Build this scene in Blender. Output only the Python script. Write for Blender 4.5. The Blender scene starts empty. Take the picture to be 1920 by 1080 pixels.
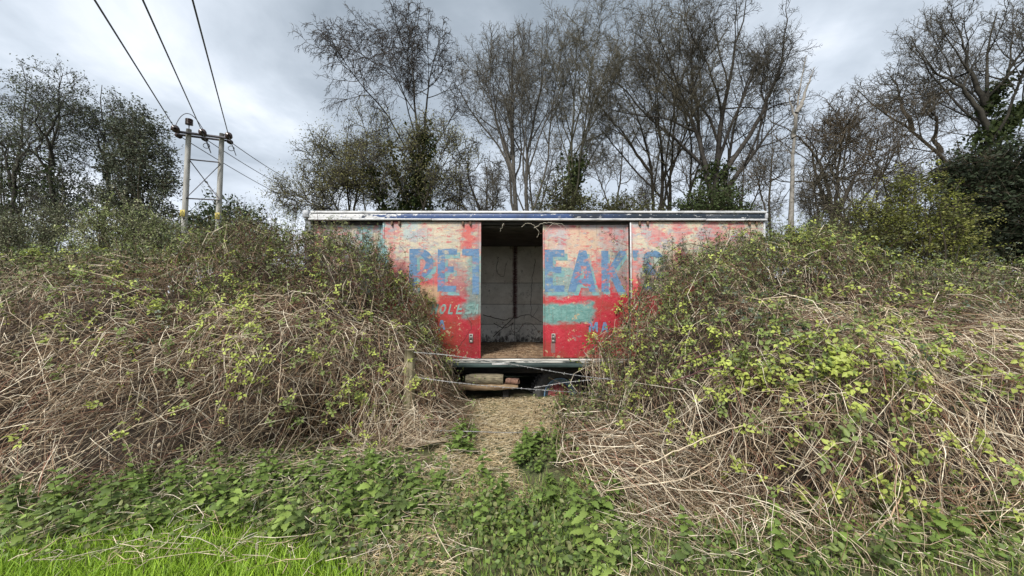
import bpy, math, random
import numpy as np
from mathutils import Vector, Matrix, Euler
from mathutils.geometry import tessellate_polygon

SC = bpy.context.scene
COL = SC.collection
rng = np.random.default_rng(11)
random.seed(5)

# ------------------------------------------------------------------ camera
F = 746.0                                   # focal length in photo pixels (1920 wide)
CAMZ, PITCH = 1.65, math.radians(2.15)
cam_d = bpy.data.cameras.new("camera"); cam = bpy.data.objects.new("camera", cam_d); COL.objects.link(cam)
cam.location = (0, 0, CAMZ); cam.rotation_euler = (math.radians(90) + PITCH, 0, 0)
cam_d.sensor_width = 36.0; cam_d.lens = F / 1920 * 36.0; cam_d.clip_start = 0.05; cam_d.clip_end = 2000
SC.camera = cam

def at(px, py, Y):
    """world point seen at photo pixel px,py on the plane at distance Y"""
    a, b = (px - 960) / F, (540 - py) / F
    dy = math.cos(PITCH) - b * math.sin(PITCH); dz = math.sin(PITCH) + b * math.cos(PITCH)
    t = Y / dy
    return np.array([a * t, Y, CAMZ + dz * t])

# ------------------------------------------------------------------ light
SUN_EL, SUN_AZ = math.radians(44), math.radians(205)      # high, behind the camera, a little left
w = bpy.data.worlds.new("World"); SC.world = w; w.use_nodes = True
nt = w.node_tree; nt.nodes.clear()
def N(nt, t, **k):
    n = nt.nodes.new(t)
    for a, b in k.items():
        if a == 'ins':
            for i, v in b.items(): n.inputs[i].default_value = v
        else: setattr(n, a, b)
    return n
def build_world():
    L = nt.links.new
    out = N(nt, 'ShaderNodeOutputWorld'); bg = N(nt, 'ShaderNodeBackground', ins={1: 0.1}); L(bg.outputs[0], out.inputs[0])
    sky = N(nt, 'ShaderNodeTexSky', sky_type='NISHITA', sun_disc=False, sun_elevation=SUN_EL, sun_rotation=SUN_AZ)
    tc = N(nt, 'ShaderNodeTexCoord')
    sep = N(nt, 'ShaderNodeSeparateXYZ'); L(tc.outputs['Generated'], sep.inputs[0])
    az = N(nt, 'ShaderNodeMath', operation='ABSOLUTE'); L(sep.outputs[2], az.inputs[0])
    ad = N(nt, 'ShaderNodeMath', operation='ADD', ins={1: 0.28}); L(az.outputs[0], ad.inputs[0])
    comb = N(nt, 'ShaderNodeCombineXYZ', ins={2: 0.0})
    for i in (0, 1):
        d = N(nt, 'ShaderNodeMath', operation='DIVIDE'); L(sep.outputs[i], d.inputs[0]); L(ad.outputs[0], d.inputs[1]); L(d.outputs[0], comb.inputs[i])
    mp = N(nt, 'ShaderNodeMapping'); mp.inputs['Location'].default_value = (3.35, 1.2, 0.4); L(comb.outputs[0], mp.inputs[0])
    n1 = N(nt, 'ShaderNodeTexNoise', ins={'Scale': 0.85, 'Detail': 7.0, 'Roughness': 0.52, 'Distortion': 0.55}); L(mp.outputs[0], n1.inputs['Vector'])
    n2 = N(nt, 'ShaderNodeTexNoise', ins={'Scale': 3.0, 'Detail': 6.0, 'Roughness': 0.55, 'Distortion': 0.3}); L(mp.outputs[0], n2.inputs['Vector'])
    mx = N(nt, 'ShaderNodeMix', data_type='FLOAT', ins={0: 0.22}); L(n1.outputs[0], mx.inputs[2]); L(n2.outputs[0], mx.inputs[3])
    r = N(nt, 'ShaderNodeValToRGB'); L(mx.outputs[0], r.inputs[0])
    e = r.color_ramp.elements
    e[0].position = 0.36; e[0].color = (0.245, 0.285, 0.325, 1)
    e[1].position = 0.62; e[1].color = (0.79, 0.82, 0.87, 1)
    x = e.new(0.44); x.color = (0.35, 0.395, 0.445, 1)
    x = e.new(0.52); x.color = (0.51, 0.56, 0.62, 1)
    # a brighter band of thin cloud low over the horizon, all the way round
    hz = N(nt, 'ShaderNodeMapRange', ins={1: 0.0, 2: 0.34, 3: 0.62, 4: 0.0}); L(az.outputs[0], hz.inputs[0])
    mh = N(nt, 'ShaderNodeMix', data_type='RGBA'); L(hz.outputs[0], mh.inputs[0]); L(r.outputs[0], mh.inputs[6]); mh.inputs[7].default_value = (0.76, 0.79, 0.87, 1)
    sc = N(nt, 'ShaderNodeVectorMath', operation='SCALE'); sc.inputs['Scale'].default_value = 4.6; L(mh.outputs[2], sc.inputs[0])
    fin = N(nt, 'ShaderNodeMix', data_type='RGBA', ins={0: 0.94}); L(sky.outputs[0], fin.inputs[6]); L(sc.outputs[0], fin.inputs[7])
    L(fin.outputs[2], bg.inputs[0])
build_world()
sd = bpy.data.lights.new("sun", 'SUN'); sd.energy = 1.5; sd.angle = math.radians(14); sd.color = (1.0, 0.96, 0.9)
sun = bpy.data.objects.new("sun", sd); COL.objects.link(sun)
sun.rotation_euler = (math.pi / 2 - SUN_EL, 0, math.pi - SUN_AZ)
SC.view_settings.view_transform = 'Standard'; SC.view_settings.look = 'None'
SC.view_settings.exposure = 1.68; SC.view_settings.gamma = 1.0; SC.view_settings.use_curve_mapping = False
SC.cycles.max_bounces = 6; SC.cycles.transparent_max_bounces = 4

# ------------------------------------------------------------------ mesh helpers
def mesh_from(name, V, F_, mat, col=None, smooth=False):
    """V (n,3); F_ an (m,4)/(m,3) array or list of such arrays"""
    if not isinstance(F_, list): F_ = [F_]
    F_ = [f for f in F_ if len(f)]
    me = bpy.data.meshes.new(name)
    V = np.asarray(V, dtype=np.float32)
    me.vertices.add(len(V)); me.vertices.foreach_set('co', V.ravel())
    loops = np.concatenate([np.asarray(f).ravel() for f in F_]).astype(np.int32)
    tot = np.concatenate([np.full(len(f), np.asarray(f).shape[1]) for f in F_]).astype(np.int32)
    start = np.concatenate([[0], np.cumsum(tot)[:-1]]).astype(np.int32)
    me.loops.add(len(loops)); me.loops.foreach_set('vertex_index', loops)
    me.polygons.add(len(tot)); me.polygons.foreach_set('loop_start', start)
    if smooth: me.polygons.foreach_set('use_smooth', np.ones(len(tot), dtype=bool))
    if col is not None:
        a = me.color_attributes.new('tint', 'FLOAT_COLOR', 'POINT')
        c = np.ones((len(V), 4), dtype=np.float32); c[:, :3] = col
        a.data.foreach_set('color', c.ravel())
    me.update(calc_edges=True)
    if mat: me.materials.append(mat)
    return me

def link(name, me, parent=None, loc=None):
    o = bpy.data.objects.new(name, me); COL.objects.link(o)
    if parent is not None: o.parent = parent
    if loc is not None: o.location = loc
    return o
def tag(o, label=None, cat=None, group=None, kind=None):
    if label: o['label'] = label
    if cat: o['category'] = cat
    if group: o['group'] = group
    if kind: o['kind'] = kind
    return o

def tubes(P, R, sides=3, tip=False):
    """P (N,K,3) R (N,K) -> verts, quads, path index per vert"""
    P = np.asarray(P, float); R = np.asarray(R, float); n, k = P.shape[:2]
    T = np.gradient(P, axis=1); T /= np.linalg.norm(T, axis=2, keepdims=True) + 1e-9
    m = P[:, -1] - P[:, 0]; ref = np.where((np.abs(m[:, 2]) > 0.8 * np.linalg.norm(m, axis=1))[:, None], [[1.0, 0.13, 0]], [[0.1, 0.05, 1.0]])
    A = np.cross(T, ref[:, None, :]); A /= np.linalg.norm(A, axis=2, keepdims=True) + 1e-9
    B = np.cross(T, A)
    ang = np.arange(sides) * 2 * math.pi / sides
    V = P[:, :, None, :] + R[:, :, None, None] * (np.cos(ang)[None, None, :, None] * A[:, :, None, :] + np.sin(ang)[None, None, :, None] * B[:, :, None, :])
    idx = np.arange(n * k * sides).reshape(n, k, sides)
    a = idx[:, :-1]; b = idx[:, 1:]
    Q = np.stack([a, np.roll(a, -1, 2), np.roll(b, -1, 2), b], -1).reshape(-1, 4)
    if tip:       # last ring closes to one point
        V = V.reshape(n, k * sides, 3)[:, :(k - 1) * sides + 1].copy(); V[:, -1] = P[:, -1]; m = (k - 1) * sides + 1; o = (np.arange(n) * m)[:, None]
        i = np.arange((k - 1) * sides).reshape(k - 1, sides); a, b = i[:-1], i[1:]
        q = np.stack([a, np.roll(a, -1, 1), np.roll(b, -1, 1), b], -1).reshape(-1, 4); l = i[-1]; t = np.stack([l, np.roll(l, -1), np.full(sides, m - 1)], -1)
        return V.reshape(-1, 3), [(q[None] + o[:, :, None]).reshape(-1, 4), (t[None] + o[:, :, None]).reshape(-1, 3)], np.repeat(np.arange(n), m)
    return V.reshape(-1, 3), Q, np.repeat(np.arange(n), k * sides)

class Join:
    def __init__(s): s.V = []; s.F = []; s.C = []; s.n = 0
    def add(s, V, Fs, C=None):
        V = np.asarray(V, float)
        if not isinstance(Fs, list): Fs = [Fs]
        s.V.append(V); s.F += [np.asarray(f) + s.n for f in Fs]
        s.C.append(np.broadcast_to(np.array([.5, .5, .5]) if C is None else C, (len(V), 3))); s.n += len(V)
        return s
    def tube(s, P, R, sides=3, C=None, tip=False):
        V, Q, pi = tubes(P, R, sides, tip)
        if C is not None and np.ndim(C) == 2: C = np.asarray(C)[pi]
        return s.add(V, Q, C)
    def line(s, pts, r, sides=6, C=None):
        pts = np.asarray(pts, float); r = np.broadcast_to(r, (len(pts),))
        s.tube(pts[None], r[None], sides, C)
        base = s.n - len(pts) * sides
        s.F.append(np.array([[base + i for i in range(sides)]])); s.F.append(np.array([[s.n - 1 - i for i in range(sides)]]))
        return s
    def box(s, x0, x1, y0, y1, z0, z1, bev=0.0, C=None):
        if bev <= 0:
            v = [(x, y, z) for x in (x0, x1) for y in (y0, y1) for z in (z0, z1)]
            f = [(0, 1, 3, 2), (4, 6, 7, 5), (0, 4, 5, 1), (2, 3, 7, 6), (0, 2, 6, 4), (1, 5, 7, 3)]
            return s.add(v, np.array(f), C)
        import bmesh
        bm = bmesh.new(); bmesh.ops.create_cube(bm, size=1)
        for q in bm.verts: q.co = Vector(((x0 + x1) / 2 + q.co.x * (x1 - x0), (y0 + y1) / 2 + q.co.y * (y1 - y0), (z0 + z1) / 2 + q.co.z * (z1 - z0)))
        bmesh.ops.bevel(bm, geom=list(bm.edges), offset=bev, segments=1, affect='EDGES', profile=.5)
        bm.verts.index_update(); v = [q.co[:] for q in bm.verts]
        fs = {}
        for f in bm.faces: fs.setdefault(len(f.verts), []).append([q.index for q in f.verts])
        bm.free(); return s.add(v, [np.array(x) for x in fs.values()], C)
    def mesh(s, name, mat, col=False, smooth=False):
        return mesh_from(name, np.concatenate(s.V), s.F, mat, np.concatenate(s.C) if col else None, smooth)
    def build(s, name, mat, parent=None, col=False, smooth=False, loc=None):
        return link(name, s.mesh(name, mat, col, smooth), parent, loc)

# ------------------------------------------------------------------ materials
def mat_new(name):
    m = bpy.data.materials.new(name); m.use_nodes = True
    t = m.node_tree; b = t.nodes['Principled BSDF']
    return m, t, b
def noise_mat(name, c1, c2, scale=8, detail=6, rough=0.8, stretch=(1, 1, 1), lo=0.35, hi=0.65, bump=0.0, metal=0.0, c3=None):
    m, t, b = mat_new(name); L = t.links.new
    tc = N(t, 'ShaderNodeTexCoord'); mp = N(t, 'ShaderNodeMapping'); mp.inputs['Scale'].default_value = stretch; L(tc.outputs['Object'], mp.inputs[0])
    n = N(t, 'ShaderNodeTexNoise', ins={'Scale': scale, 'Detail': detail, 'Roughness': 0.62}); L(mp.outputs[0], n.inputs['Vector'])
    r = N(t, 'ShaderNodeValToRGB'); L(n.outputs[0], r.inputs[0]); e = r.color_ramp.elements
    e[0].position = lo; e[0].color = (*c1, 1); e[1].position = hi; e[1].color = (*c2, 1)
    if c3: x = e.new((lo + hi) / 2); x.color = (*c3, 1)
    L(r.outputs[0], b.inputs['Base Color']); b.inputs['Roughness'].default_value = rough; b.inputs['Metallic'].default_value = metal
    if bump:
        bp = N(t, 'ShaderNodeBump', ins={'Strength': bump, 'Distance': 0.02}); L(n.outputs[0], bp.inputs['Height']); L(bp.outputs[0], b.inputs['Normal'])
    return m
def tint_mat(name, rough=0.75, transl=0.0, vary=0.35, scale=30, spec=0.3):
    """own colour per strand / leaf from the 'tint' attribute, broken by fine noise"""
    m, t, b = mat_new(name); L = t.links.new
    a = N(t, 'ShaderNodeAttribute', attribute_name='tint')
    tc = N(t, 'ShaderNodeTexCoord'); n = N(t, 'ShaderNodeTexNoise', ins={'Scale': scale, 'Detail': 3.0}); L(tc.outputs['Object'], n.inputs['Vector'])
    mr = N(t, 'ShaderNodeMapRange', ins={1: 0.3, 2: 0.7, 3: 1 - vary, 4: 1 + vary}); L(n.outputs[0], mr.inputs[0])
    sc = N(t, 'ShaderNodeVectorMath', operation='SCALE'); L(a.outputs['Color'], sc.inputs[0]); L(mr.outputs[0], sc.inputs['Scale'])
    L(sc.outputs[0], b.inputs['Base Color']); b.inputs['Roughness'].default_value = rough; b.inputs['Specular IOR Level'].default_value = spec
    if transl:
        tr = N(t, 'ShaderNodeBsdfTranslucent'); L(sc.outputs[0], tr.inputs[0])
        ms = N(t, 'ShaderNodeMixShader', ins={0: transl}); L(b.outputs[0], ms.inputs[1]); L(tr.outputs[0], ms.inputs[2])
        L(ms.outputs[0], t.nodes['Material Output'].inputs['Surface'])
    return m
M_STRAND = tint_mat('dry_stem', 0.7, 0, 0.35, 25)
M_BARK = tint_mat('bark', 0.9, 0, 0.4, 9, 0.15)
M_LEAF = tint_mat('leaf', 0.5, 0.3, 0.2, 18, 0.35)
M_TREELEAF = tint_mat('tree_leaf', 0.6, 0.25, 0.3, 2.0, 0.2)

def solid_leaf(name, c):
    m, t, b = mat_new(name); L = t.links.new
    tc = N(t, 'ShaderNodeTexCoord'); n = N(t, 'ShaderNodeTexNoise', ins={'Scale': 22.0, 'Detail': 4.0}); L(tc.outputs['Object'], n.inputs['Vector'])
    oi = N(t, 'ShaderNodeObjectInfo')
    ad = N(t, 'ShaderNodeMath', operation='ADD'); L(n.outputs[0], ad.inputs[0]); L(oi.outputs['Random'], ad.inputs[1])
    mr = N(t, 'ShaderNodeMapRange', ins={1: 0.4, 2: 1.6, 3: 0.65, 4: 1.4}); L(ad.outputs[0], mr.inputs[0])
    sc = N(t, 'ShaderNodeVectorMath', operation='SCALE'); sc.inputs[0].default_value = c; L(mr.outputs[0], sc.inputs['Scale'])
    L(sc.outputs[0], b.inputs['Base Color']); b.inputs['Roughness'].default_value = 0.5; b.inputs['Specular IOR Level'].default_value = 0.35
    tr = N(t, 'ShaderNodeBsdfTranslucent'); L(sc.outputs[0], tr.inputs[0])
    ms = N(t, 'ShaderNodeMixShader', ins={0: 0.3}); L(b.outputs[0], ms.inputs[1]); L(tr.outputs[0], ms.inputs[2])
    L(ms.outputs[0], t.nodes['Material Output'].inputs['Surface'])
    return m

def wob(x, y, seed, s=1.0, octs=4):
    """smooth pseudo noise, about -1..1"""
    r = np.random.default_rng(seed); v = 0; a = 1.0; tot = 0
    for o in range(octs):
        for k in range(3):
            th = r.uniform(0, 6.28); ph = r.uniform(0, 6.28); f = s * 2 ** o * r.uniform(.7, 1.3)
            v = v + a * np.sin(f * (np.cos(th) * x + np.sin(th) * y) + ph); tot += a * .6
        a *= .5
    return v / tot

def ground_z(x, y):
    return 0.03 * wob(x, y, 3, 1.6, 3)

# ================================================================== GROUND
def build_ground():
    def axis(lim): 
        a = np.concatenate([np.linspace(0, 8, 41), np.geomspace(8.4, lim, 22)]); return a
    xs = np.concatenate([-axis(900)[::-1][:-1], axis(900)]); ys = np.concatenate([-np.geomspace(2, 400, 10)[::-1], np.linspace(-1.5, 9, 54), np.geomspace(9.5, 900, 22)])
    X, Y = np.meshgrid(xs, ys, indexing='ij'); Z = ground_z(X, Y)
    n, m = X.shape; idx = np.arange(n * m).reshape(n, m)
    Q = np.stack([idx[:-1, :-1], idx[1:, :-1], idx[1:, 1:], idx[:-1, 1:]], -1).reshape(-1, 4)
    mt, t, b = mat_new('earth_and_thatch'); L = t.links.new
    tc = N(t, 'ShaderNodeTexCoord')
    n1 = N(t, 'ShaderNodeTexNoise', ins={'Scale': 1.3, 'Detail': 6.0, 'Roughness': .6}); L(tc.outputs['Object'], n1.inputs['Vector'])
    n2 = N(t, 'ShaderNodeTexNoise', ins={'Scale': 45.0, 'Detail': 5.0, 'Roughness': .7}); L(tc.outputs['Object'], n2.inputs['Vector'])
    r1 = N(t, 'ShaderNodeValToRGB'); L(n1.outputs[0], r1.inputs[0]); e = r1.color_ramp.elements
    e[0].position = .42; e[0].color = (.06, .085, .024, 1); e[1].position = .62; e[1].color = (.13, .10, .055, 1)
    r2 = N(t, 'ShaderNodeMapRange', ins={1: .3, 2: .7, 3: .5, 4: 1.5}); L(n2.outputs[0], r2.inputs[0])
    s = N(t, 'ShaderNodeVectorMath', operation='SCALE'); L(r1.outputs[0], s.inputs[0]); L(r2.outputs[0], s.inputs['Scale']); L(s.outputs[0], b.inputs['Base Color'])
    bp = N(t, 'ShaderNodeBump', ins={'Strength': .8, 'Distance': .03}); L(n2.outputs[0], bp.inputs['Height']); L(bp.outputs[0], b.inputs['Normal'])
    b.inputs['Roughness'].default_value = 1.0
    o = link('ground', mesh_from('ground', np.stack([X, Y, Z], -1).reshape(-1, 3), Q, mt, smooth=True)); tag(o, kind='structure')
build_ground()

# ================================================================== LORRY BODY
YB = 6.6
def bx(px): return at(px, 540, YB)[0]
def bz(py): return at(960, py, YB)[2]

class NT:
    """tiny helper for building paint shaders on x,z box coordinates"""
    def __init__(s, t): s.t = t; s.L = t.links.new
    def val(s, n, i, v):
        if isinstance(v, (int, float)): n.inputs[i].default_value = v
        else: s.L(v, n.inputs[i])
    def math(s, op, a, b=0.0, clamp=False):
        n = N(s.t, 'ShaderNodeMath', operation=op, use_clamp=clamp); s.val(n, 0, a); s.val(n, 1, b); return n.outputs[0]
    def noise(s, vec, scale, detail=5.0, rough=.6, stretch=(1, 1, 1), loc=(0, 0, 0), dist=0.0):
        m = N(s.t, 'ShaderNodeMapping'); m.inputs['Scale'].default_value = stretch; m.inputs['Location'].default_value = loc; s.L(vec, m.inputs[0])
        n = N(s.t, 'ShaderNodeTexNoise', ins={'Scale': scale, 'Detail': detail, 'Roughness': rough, 'Distortion': dist}); s.L(m.outputs[0], n.inputs['Vector']); return n.outputs[0]
    def ramp(s, v, a, b, x=0.0, y=1.0):
        n = N(s.t, 'ShaderNodeMapRange', interpolation_type='SMOOTHSTEP', ins={1: a, 2: b, 3: x, 4: y}); s.L(v, n.inputs[0]); return n.outputs[0]
    def mix(s, f, a, b):
        n = N(s.t, 'ShaderNodeMix', data_type='RGBA'); s.val(n, 0, f)
        for i, v in ((6, a), (7, b)):
            if isinstance(v, tuple): n.inputs[i].default_value = (*v, 1)
            else: s.L(v, n.inputs[i])
        return n.outputs[2]
    def patch(s, x, z, x0, x1, z0, z1, soft=.05):
        m = s.math('MULTIPLY', s.ramp(x, x0 - soft, x0 + soft), s.ramp(x, x1 - soft, x1 + soft, 1, 0))
        m2 = s.math('MULTIPLY', s.ramp(z, z0 - soft, z0 + soft), s.ramp(z, z1 - soft, z1 + soft, 1, 0))
        return s.math('MULTIPLY', m, m2)

def paint_graph(t):
    """faded coach paint of the lorry side: red below, bleached to cream, pink and grey above, teal patches"""
    g = NT(t)
    tc = N(t, 'ShaderNodeTexCoord'); vec = tc.outputs['Object']
    sp = N(t, 'ShaderNodeSeparateXYZ'); g.L(vec, sp.inputs[0]); X0, Z0 = sp.outputs[0], sp.outputs[2]
    wv = g.noise(vec, 3.2, 6, .65, (1, 1, 1.6)); wf = g.noise(vec, 14, 5, .7, (1, 1, 2.2), (4, 0, 1))
    d1 = g.math('MULTIPLY', g.math('SUBTRACT', wv, .5), .35); d2 = g.math('MULTIPLY', g.math('SUBTRACT', wf, .5), .14)
    d = g.math('ADD', d1, d2)
    X = g.math('ADD', X0, d); Z = g.math('ADD', Z0, g.math('MULTIPLY', d, .8))
    blot = g.noise(vec, 2.1, 5, .55, (1, 1, 1.3), (7.3, 0, 2.2)); blot2 = g.noise(vec, 3.0, 6, .6, (1, 1, 1.5), (1.3, 0, 9.1)); streak = g.noise(vec, 6, 7, .75, (.7, 1, 5.5), (2, 0, 5))
    red = g.mix(g.ramp(wf, .35, .65), (.46, .028, .045), (.55, .055, .075))
    red = g.mix(g.ramp(blot, .45, .62, 0, .55), red, (.33, .070, .045))
    # sun-bleached upper half
    cream = g.mix(g.ramp(streak, .38, .6), (.36, .33, .24), (.46, .42, .31))
    pink = g.mix(g.ramp(streak, .4, .6), (.38, .16, .15), (.41, .24, .21))
    grey = g.mix(g.ramp(wf, .4, .6), (.25, .24, .25), (.31, .30, .29))
    up = g.mix(g.ramp(blot, .46, .54), cream, pink)
    up = g.mix(g.ramp(blot2, .52, .58, 0, .9), up, grey)
    up = g.mix(g.ramp(streak, .55, .66, 0, .8), up, (.50, .10, .09))
    c = g.mix(g.ramp(Z, bz(545), bz(478)), red, up)
    # the third panel keeps more grey pink, the fourth more cream
    c = g.mix(g.math('MULTIPLY', g.patch(X, Z, bx(1030), bx(1186), bz(470), 9, .12), .75), c, g.mix(g.ramp(blot2, .42, .56), (.42, .20, .19), (.34, .31, .31)))
    c = g.mix(g.math('MULTIPLY', g.patch(X, Z, bx(1062), bx(1128), bz(470), bz(430), .07), .8), c, (.46, .33, .22))
    c = g.mix(g.math('MULTIPLY', g.patch(X, Z, bx(800), bx(872), bz(465), bz(418), .08), .75), c, cream)
    c = g.mix(g.math('MULTIPLY', g.patch(X, Z, bx(755), bx(785), bz(450), 9, .05), .7), c, (.26, .36, .37))
    c = g.mix(g.math('MULTIPLY', g.patch(X, Z, bx(866), bx(890), bz(468), bz(424), .05), .85), c, (.48, .09, .08))
    c = g.mix(g.math('MULTIPLY', g.patch(X, Z, bx(776), bx(826), bz(590), bz(535), .08), .8), c, (.48, .36, .22))
    # teal undercoat patches
    teal = g.mix(g.ramp(wf, .35, .65), (.11, .25, .23), (.20, .36, .33))
    for (a, b_, lo, hi, k) in ((1012, 1112, 606, 568, 1.0), (1012, 1075, 556, 500, .85), (1090, 1130, 556, 542, .6), (878, 910, 590, 480, .8), (836, 880, 556, 490, .35), (1150, 1180, 552, 480, .5), (868, 892, 596, 566, .8), (1200, 1250, 552, 476, .6)):
        c = g.mix(g.math('MULTIPLY', g.patch(X, Z, bx(a), bx(b_), bz(lo), bz(hi), .045), k), c, teal)
    # striped first panel
    for a, b_, cc in ((600, 624, (.30, .29, .30)), (640, 655, (.30, .35, .36)), (668, 695, (.16, .34, .35)), (708, 722, (.16, .36, .38))):
        c = g.mix(g.math('MULTIPLY', g.patch(X, Z, bx(a), bx(b_), 0, 9, .04), .85), c, cc)
    # rusty lower left of the second door
    c = g.mix(g.math('MULTIPLY', g.patch(X, Z, bx(700), bx(858), 0, bz(590), .18), .6), c, (.30, .085, .035))
    brush = g.noise(vec, 9, 7, .72, (1, 1, 2.6), (6, 0, 8)); upz = g.ramp(Z0, bz(560), bz(490))
    c = g.mix(g.math('MULTIPLY', g.ramp(brush, .53, .60, 0, .75), upz), c, (.40, .07, .075)); brush2 = g.noise(vec, 7, 7, .72, (1, 1, 2.2), (16, 0, 3))
    c = g.mix(g.math('MULTIPLY', g.ramp(brush2, .54, .61, 0, .75), upz), c, (.24, .25, .26)); brush3 = g.noise(vec, 12, 7, .75, (1, 1, 1.5), (26, 0, 1))
    c = g.mix(g.ramp(brush3, .60, .66, 0, .6), c, teal)
    c = g.mix(g.math('MULTIPLY', g.patch(X0, Z0, bx(1033), bx(1041), bz(662), bz(642), .008), .7), c, (.22, .2, .19))
    chip = g.noise(vec, 11, 6, .7, (1, 1, 1.1), (3, 0, 7))
    low = g.ramp(Z0, bz(640), bz(672), .0, .055)
    c = g.mix(g.ramp(g.math('ADD', chip, low), .615, .65), c, (.52, .40, .24))
    fine = g.noise(vec, 60, 4, .7, (.5, 1, 3))
    k = g.ramp(fine, .3, .7, .82, 1.12)
    sc = N(t, 'ShaderNodeVectorMath', operation='SCALE'); g.L(c, sc.inputs[0]); g.L(k, sc.inputs['Scale'])
    drip = g.ramp(g.noise(vec, 5, 5, .7, (7, 1, .35), (5, 0, 2)), .54, .7, 0, .5); c0 = g.mix(drip, sc.outputs[0], (.13, .10, .08))
    spk = g.ramp(g.noise(vec, 95, 2, .5), .70, .74)
    c = g.mix(spk, c0, (.6, .57, .5))
    return g, vec, c, wf, fine
def paint_mat(name, letter=None, wear=.56):
    m, t, b = mat_new(name); g, vec, c, wf, fine = paint_graph(t)
    if letter:
        lc = g.mix(g.ramp(wf, .35, .65), letter, tuple(min(1, v * 1.25 + .02) for v in letter))
        wr = g.noise(vec, 7, 7, .72, (1, 1, 1.6), (11, 0, 3))
        c = g.mix(g.ramp(wr, wear, wear + .09, 0, .92), lc, c)
    g.L(c, b.inputs['Base Color']); b.inputs['Roughness'].default_value = .62; b.inputs['Specular IOR Level'].default_value = .3
    bp = N(t, 'ShaderNodeBump', ins={'Strength': .25, 'Distance': .004}); g.L(fine, bp.inputs['Height']); g.L(bp.outputs[0], b.inputs['Normal'])
    return m
M_PAINT = paint_mat('faded_red_paint')
M_BLUE = paint_mat('worn_blue_lettering', (.085, .165, .275), .505)
M_TEAL = paint_mat('worn_teal_lettering', (.14, .265, .27), .475)
M_GREEN = paint_mat('worn_green_lettering', (.15, .25, .23), .51)
def fascia_mat():
    m, t, b = mat_new('peeling_navy_paint'); g = NT(t)
    tc = N(t, 'ShaderNodeTexCoord'); vec = tc.outputs['Object']; sp = N(t, 'ShaderNodeSeparateXYZ'); g.L(vec, sp.inputs[0])
    big = g.noise(vec, 1.2, 4, .5, (1, 1, 1), (5, 0, 0)); pl = g.noise(vec, 16, 7, .7, (.5, 1, 1.6))
    navy = g.mix(g.ramp(big, .42, .55), (.018, .024, .034), (.035, .07, .18))
    navy = g.mix(g.ramp(sp.outputs[0], .9, 2.2), navy, (.02, .03, .045))
    th = g.math('ADD', pl, g.ramp(sp.outputs[0], -3.4, -1.2, .27, 0.0))
    th = g.math('ADD', th, g.ramp(sp.outputs[2], bz(406), bz(401), 0, .05))
    c = g.mix(g.ramp(th, .60, .64), navy, (.60, .60, .60))
    g.L(c, b.inputs['Base Color']); b.inputs['Roughness'].default_value = .5
    return m
M_FASCIA = fascia_mat()
M_TRIM = noise_mat('weathered_white_trim', (.22, .22, .22), (.60, .60, .60), 12, 6, .5, (.4, 1, 2), .3, .5)
M_TRIM_GREY = noise_mat('grey_trim', (.30, .31, .33), (.52, .53, .55), 9, 6, .6)
M_POST = noise_mat('dull_grey_metal', (.09, .10, .11), (.19, .20, .21), 9, 6, .6)
M_DARK = noise_mat('dark_chassis', (.012, .011, .010), (.035, .03, .026), 7, 5, .8)
M_RUST = noise_mat('rusty_brown_metal', (.06, .035, .02), (.17, .10, .06), 22, 5, .8)
M_LATCH = noise_mat('aged_steel', (.20, .18, .16), (.42, .40, .37), 30, 5, .45, metal=.5)
M_SILL = noise_mat('worn_sill_paint', (.03, .045, .045), (.55, .54, .50), 9, 7, .6, (.35, 1, 3), .5, .56)
M_SILL2 = noise_mat('worn_green_sill', (.02, .035, .034), (.05, .08, .075), 6, 7, .6, (.4, 1, 2), .4, .6)
M_SILLW = noise_mat('bare_pale_sill', (.30, .28, .25), (.66, .65, .61), 10, 7, .6, (.3, 1, 4), .38, .58)
M_FLOOR = noise_mat('soiled_plywood', (.085, .05, .028), (.30, .20, .12), 6, 8, .9, (1, 2.5, 1), .36, .66, .3)
def inner_mat():
    m, t, b = mat_new('grimy_white_lining'); g = NT(t)
    tc = N(t, 'ShaderNodeTexCoord'); vec = tc.outputs['Object']; sp = N(t, 'ShaderNodeSeparateXYZ'); g.L(vec, sp.inputs[0])
    n = g.noise(vec, 3, 7, .65); n2 = g.noise(vec, 13, 7, .75, (1, 1, .7)); n3 = g.noise(vec, 9, 6, .7, (1, 1, 6), (2, 1, 3))
    c = g.mix(g.ramp(n, .35, .65), (.62, .61, .56), (.78, .77, .72))
    c = g.mix(g.ramp(n3, .62, .68, 0, .7), c, (.12, .11, .10))
    mould = g.math('ADD', n2, g.ramp(sp.outputs[2], .72, 1.25, .16, 0.0))
    c = g.mix(g.ramp(mould, .56, .72, 0, .9), c, (.05, .047, .042))
    # rust-coloured run down the middle joint
    xm = g.math('ADD', sp.outputs[0], g.math('MULTIPLY', g.math('SUBTRACT', n2, .5), .1))
    st = g.math('MULTIPLY', g.patch(xm, sp.outputs[2], .02, .115, 1.3, 4, .03), g.ramp(n3, .35, .5, .4, .95))
    c = g.mix(st, c, (.085, .018, .03))
    g.L(c, b.inputs['Base Color']); b.inputs['Roughness'].default_value = .85
    return m
M_INNER = inner_mat()
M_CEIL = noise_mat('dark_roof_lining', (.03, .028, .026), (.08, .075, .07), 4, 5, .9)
M_ROOF = noise_mat('dirty_roof_sheet', (.16, .17, .16), (.35, .35, .34), 3, 5, .7)

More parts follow.
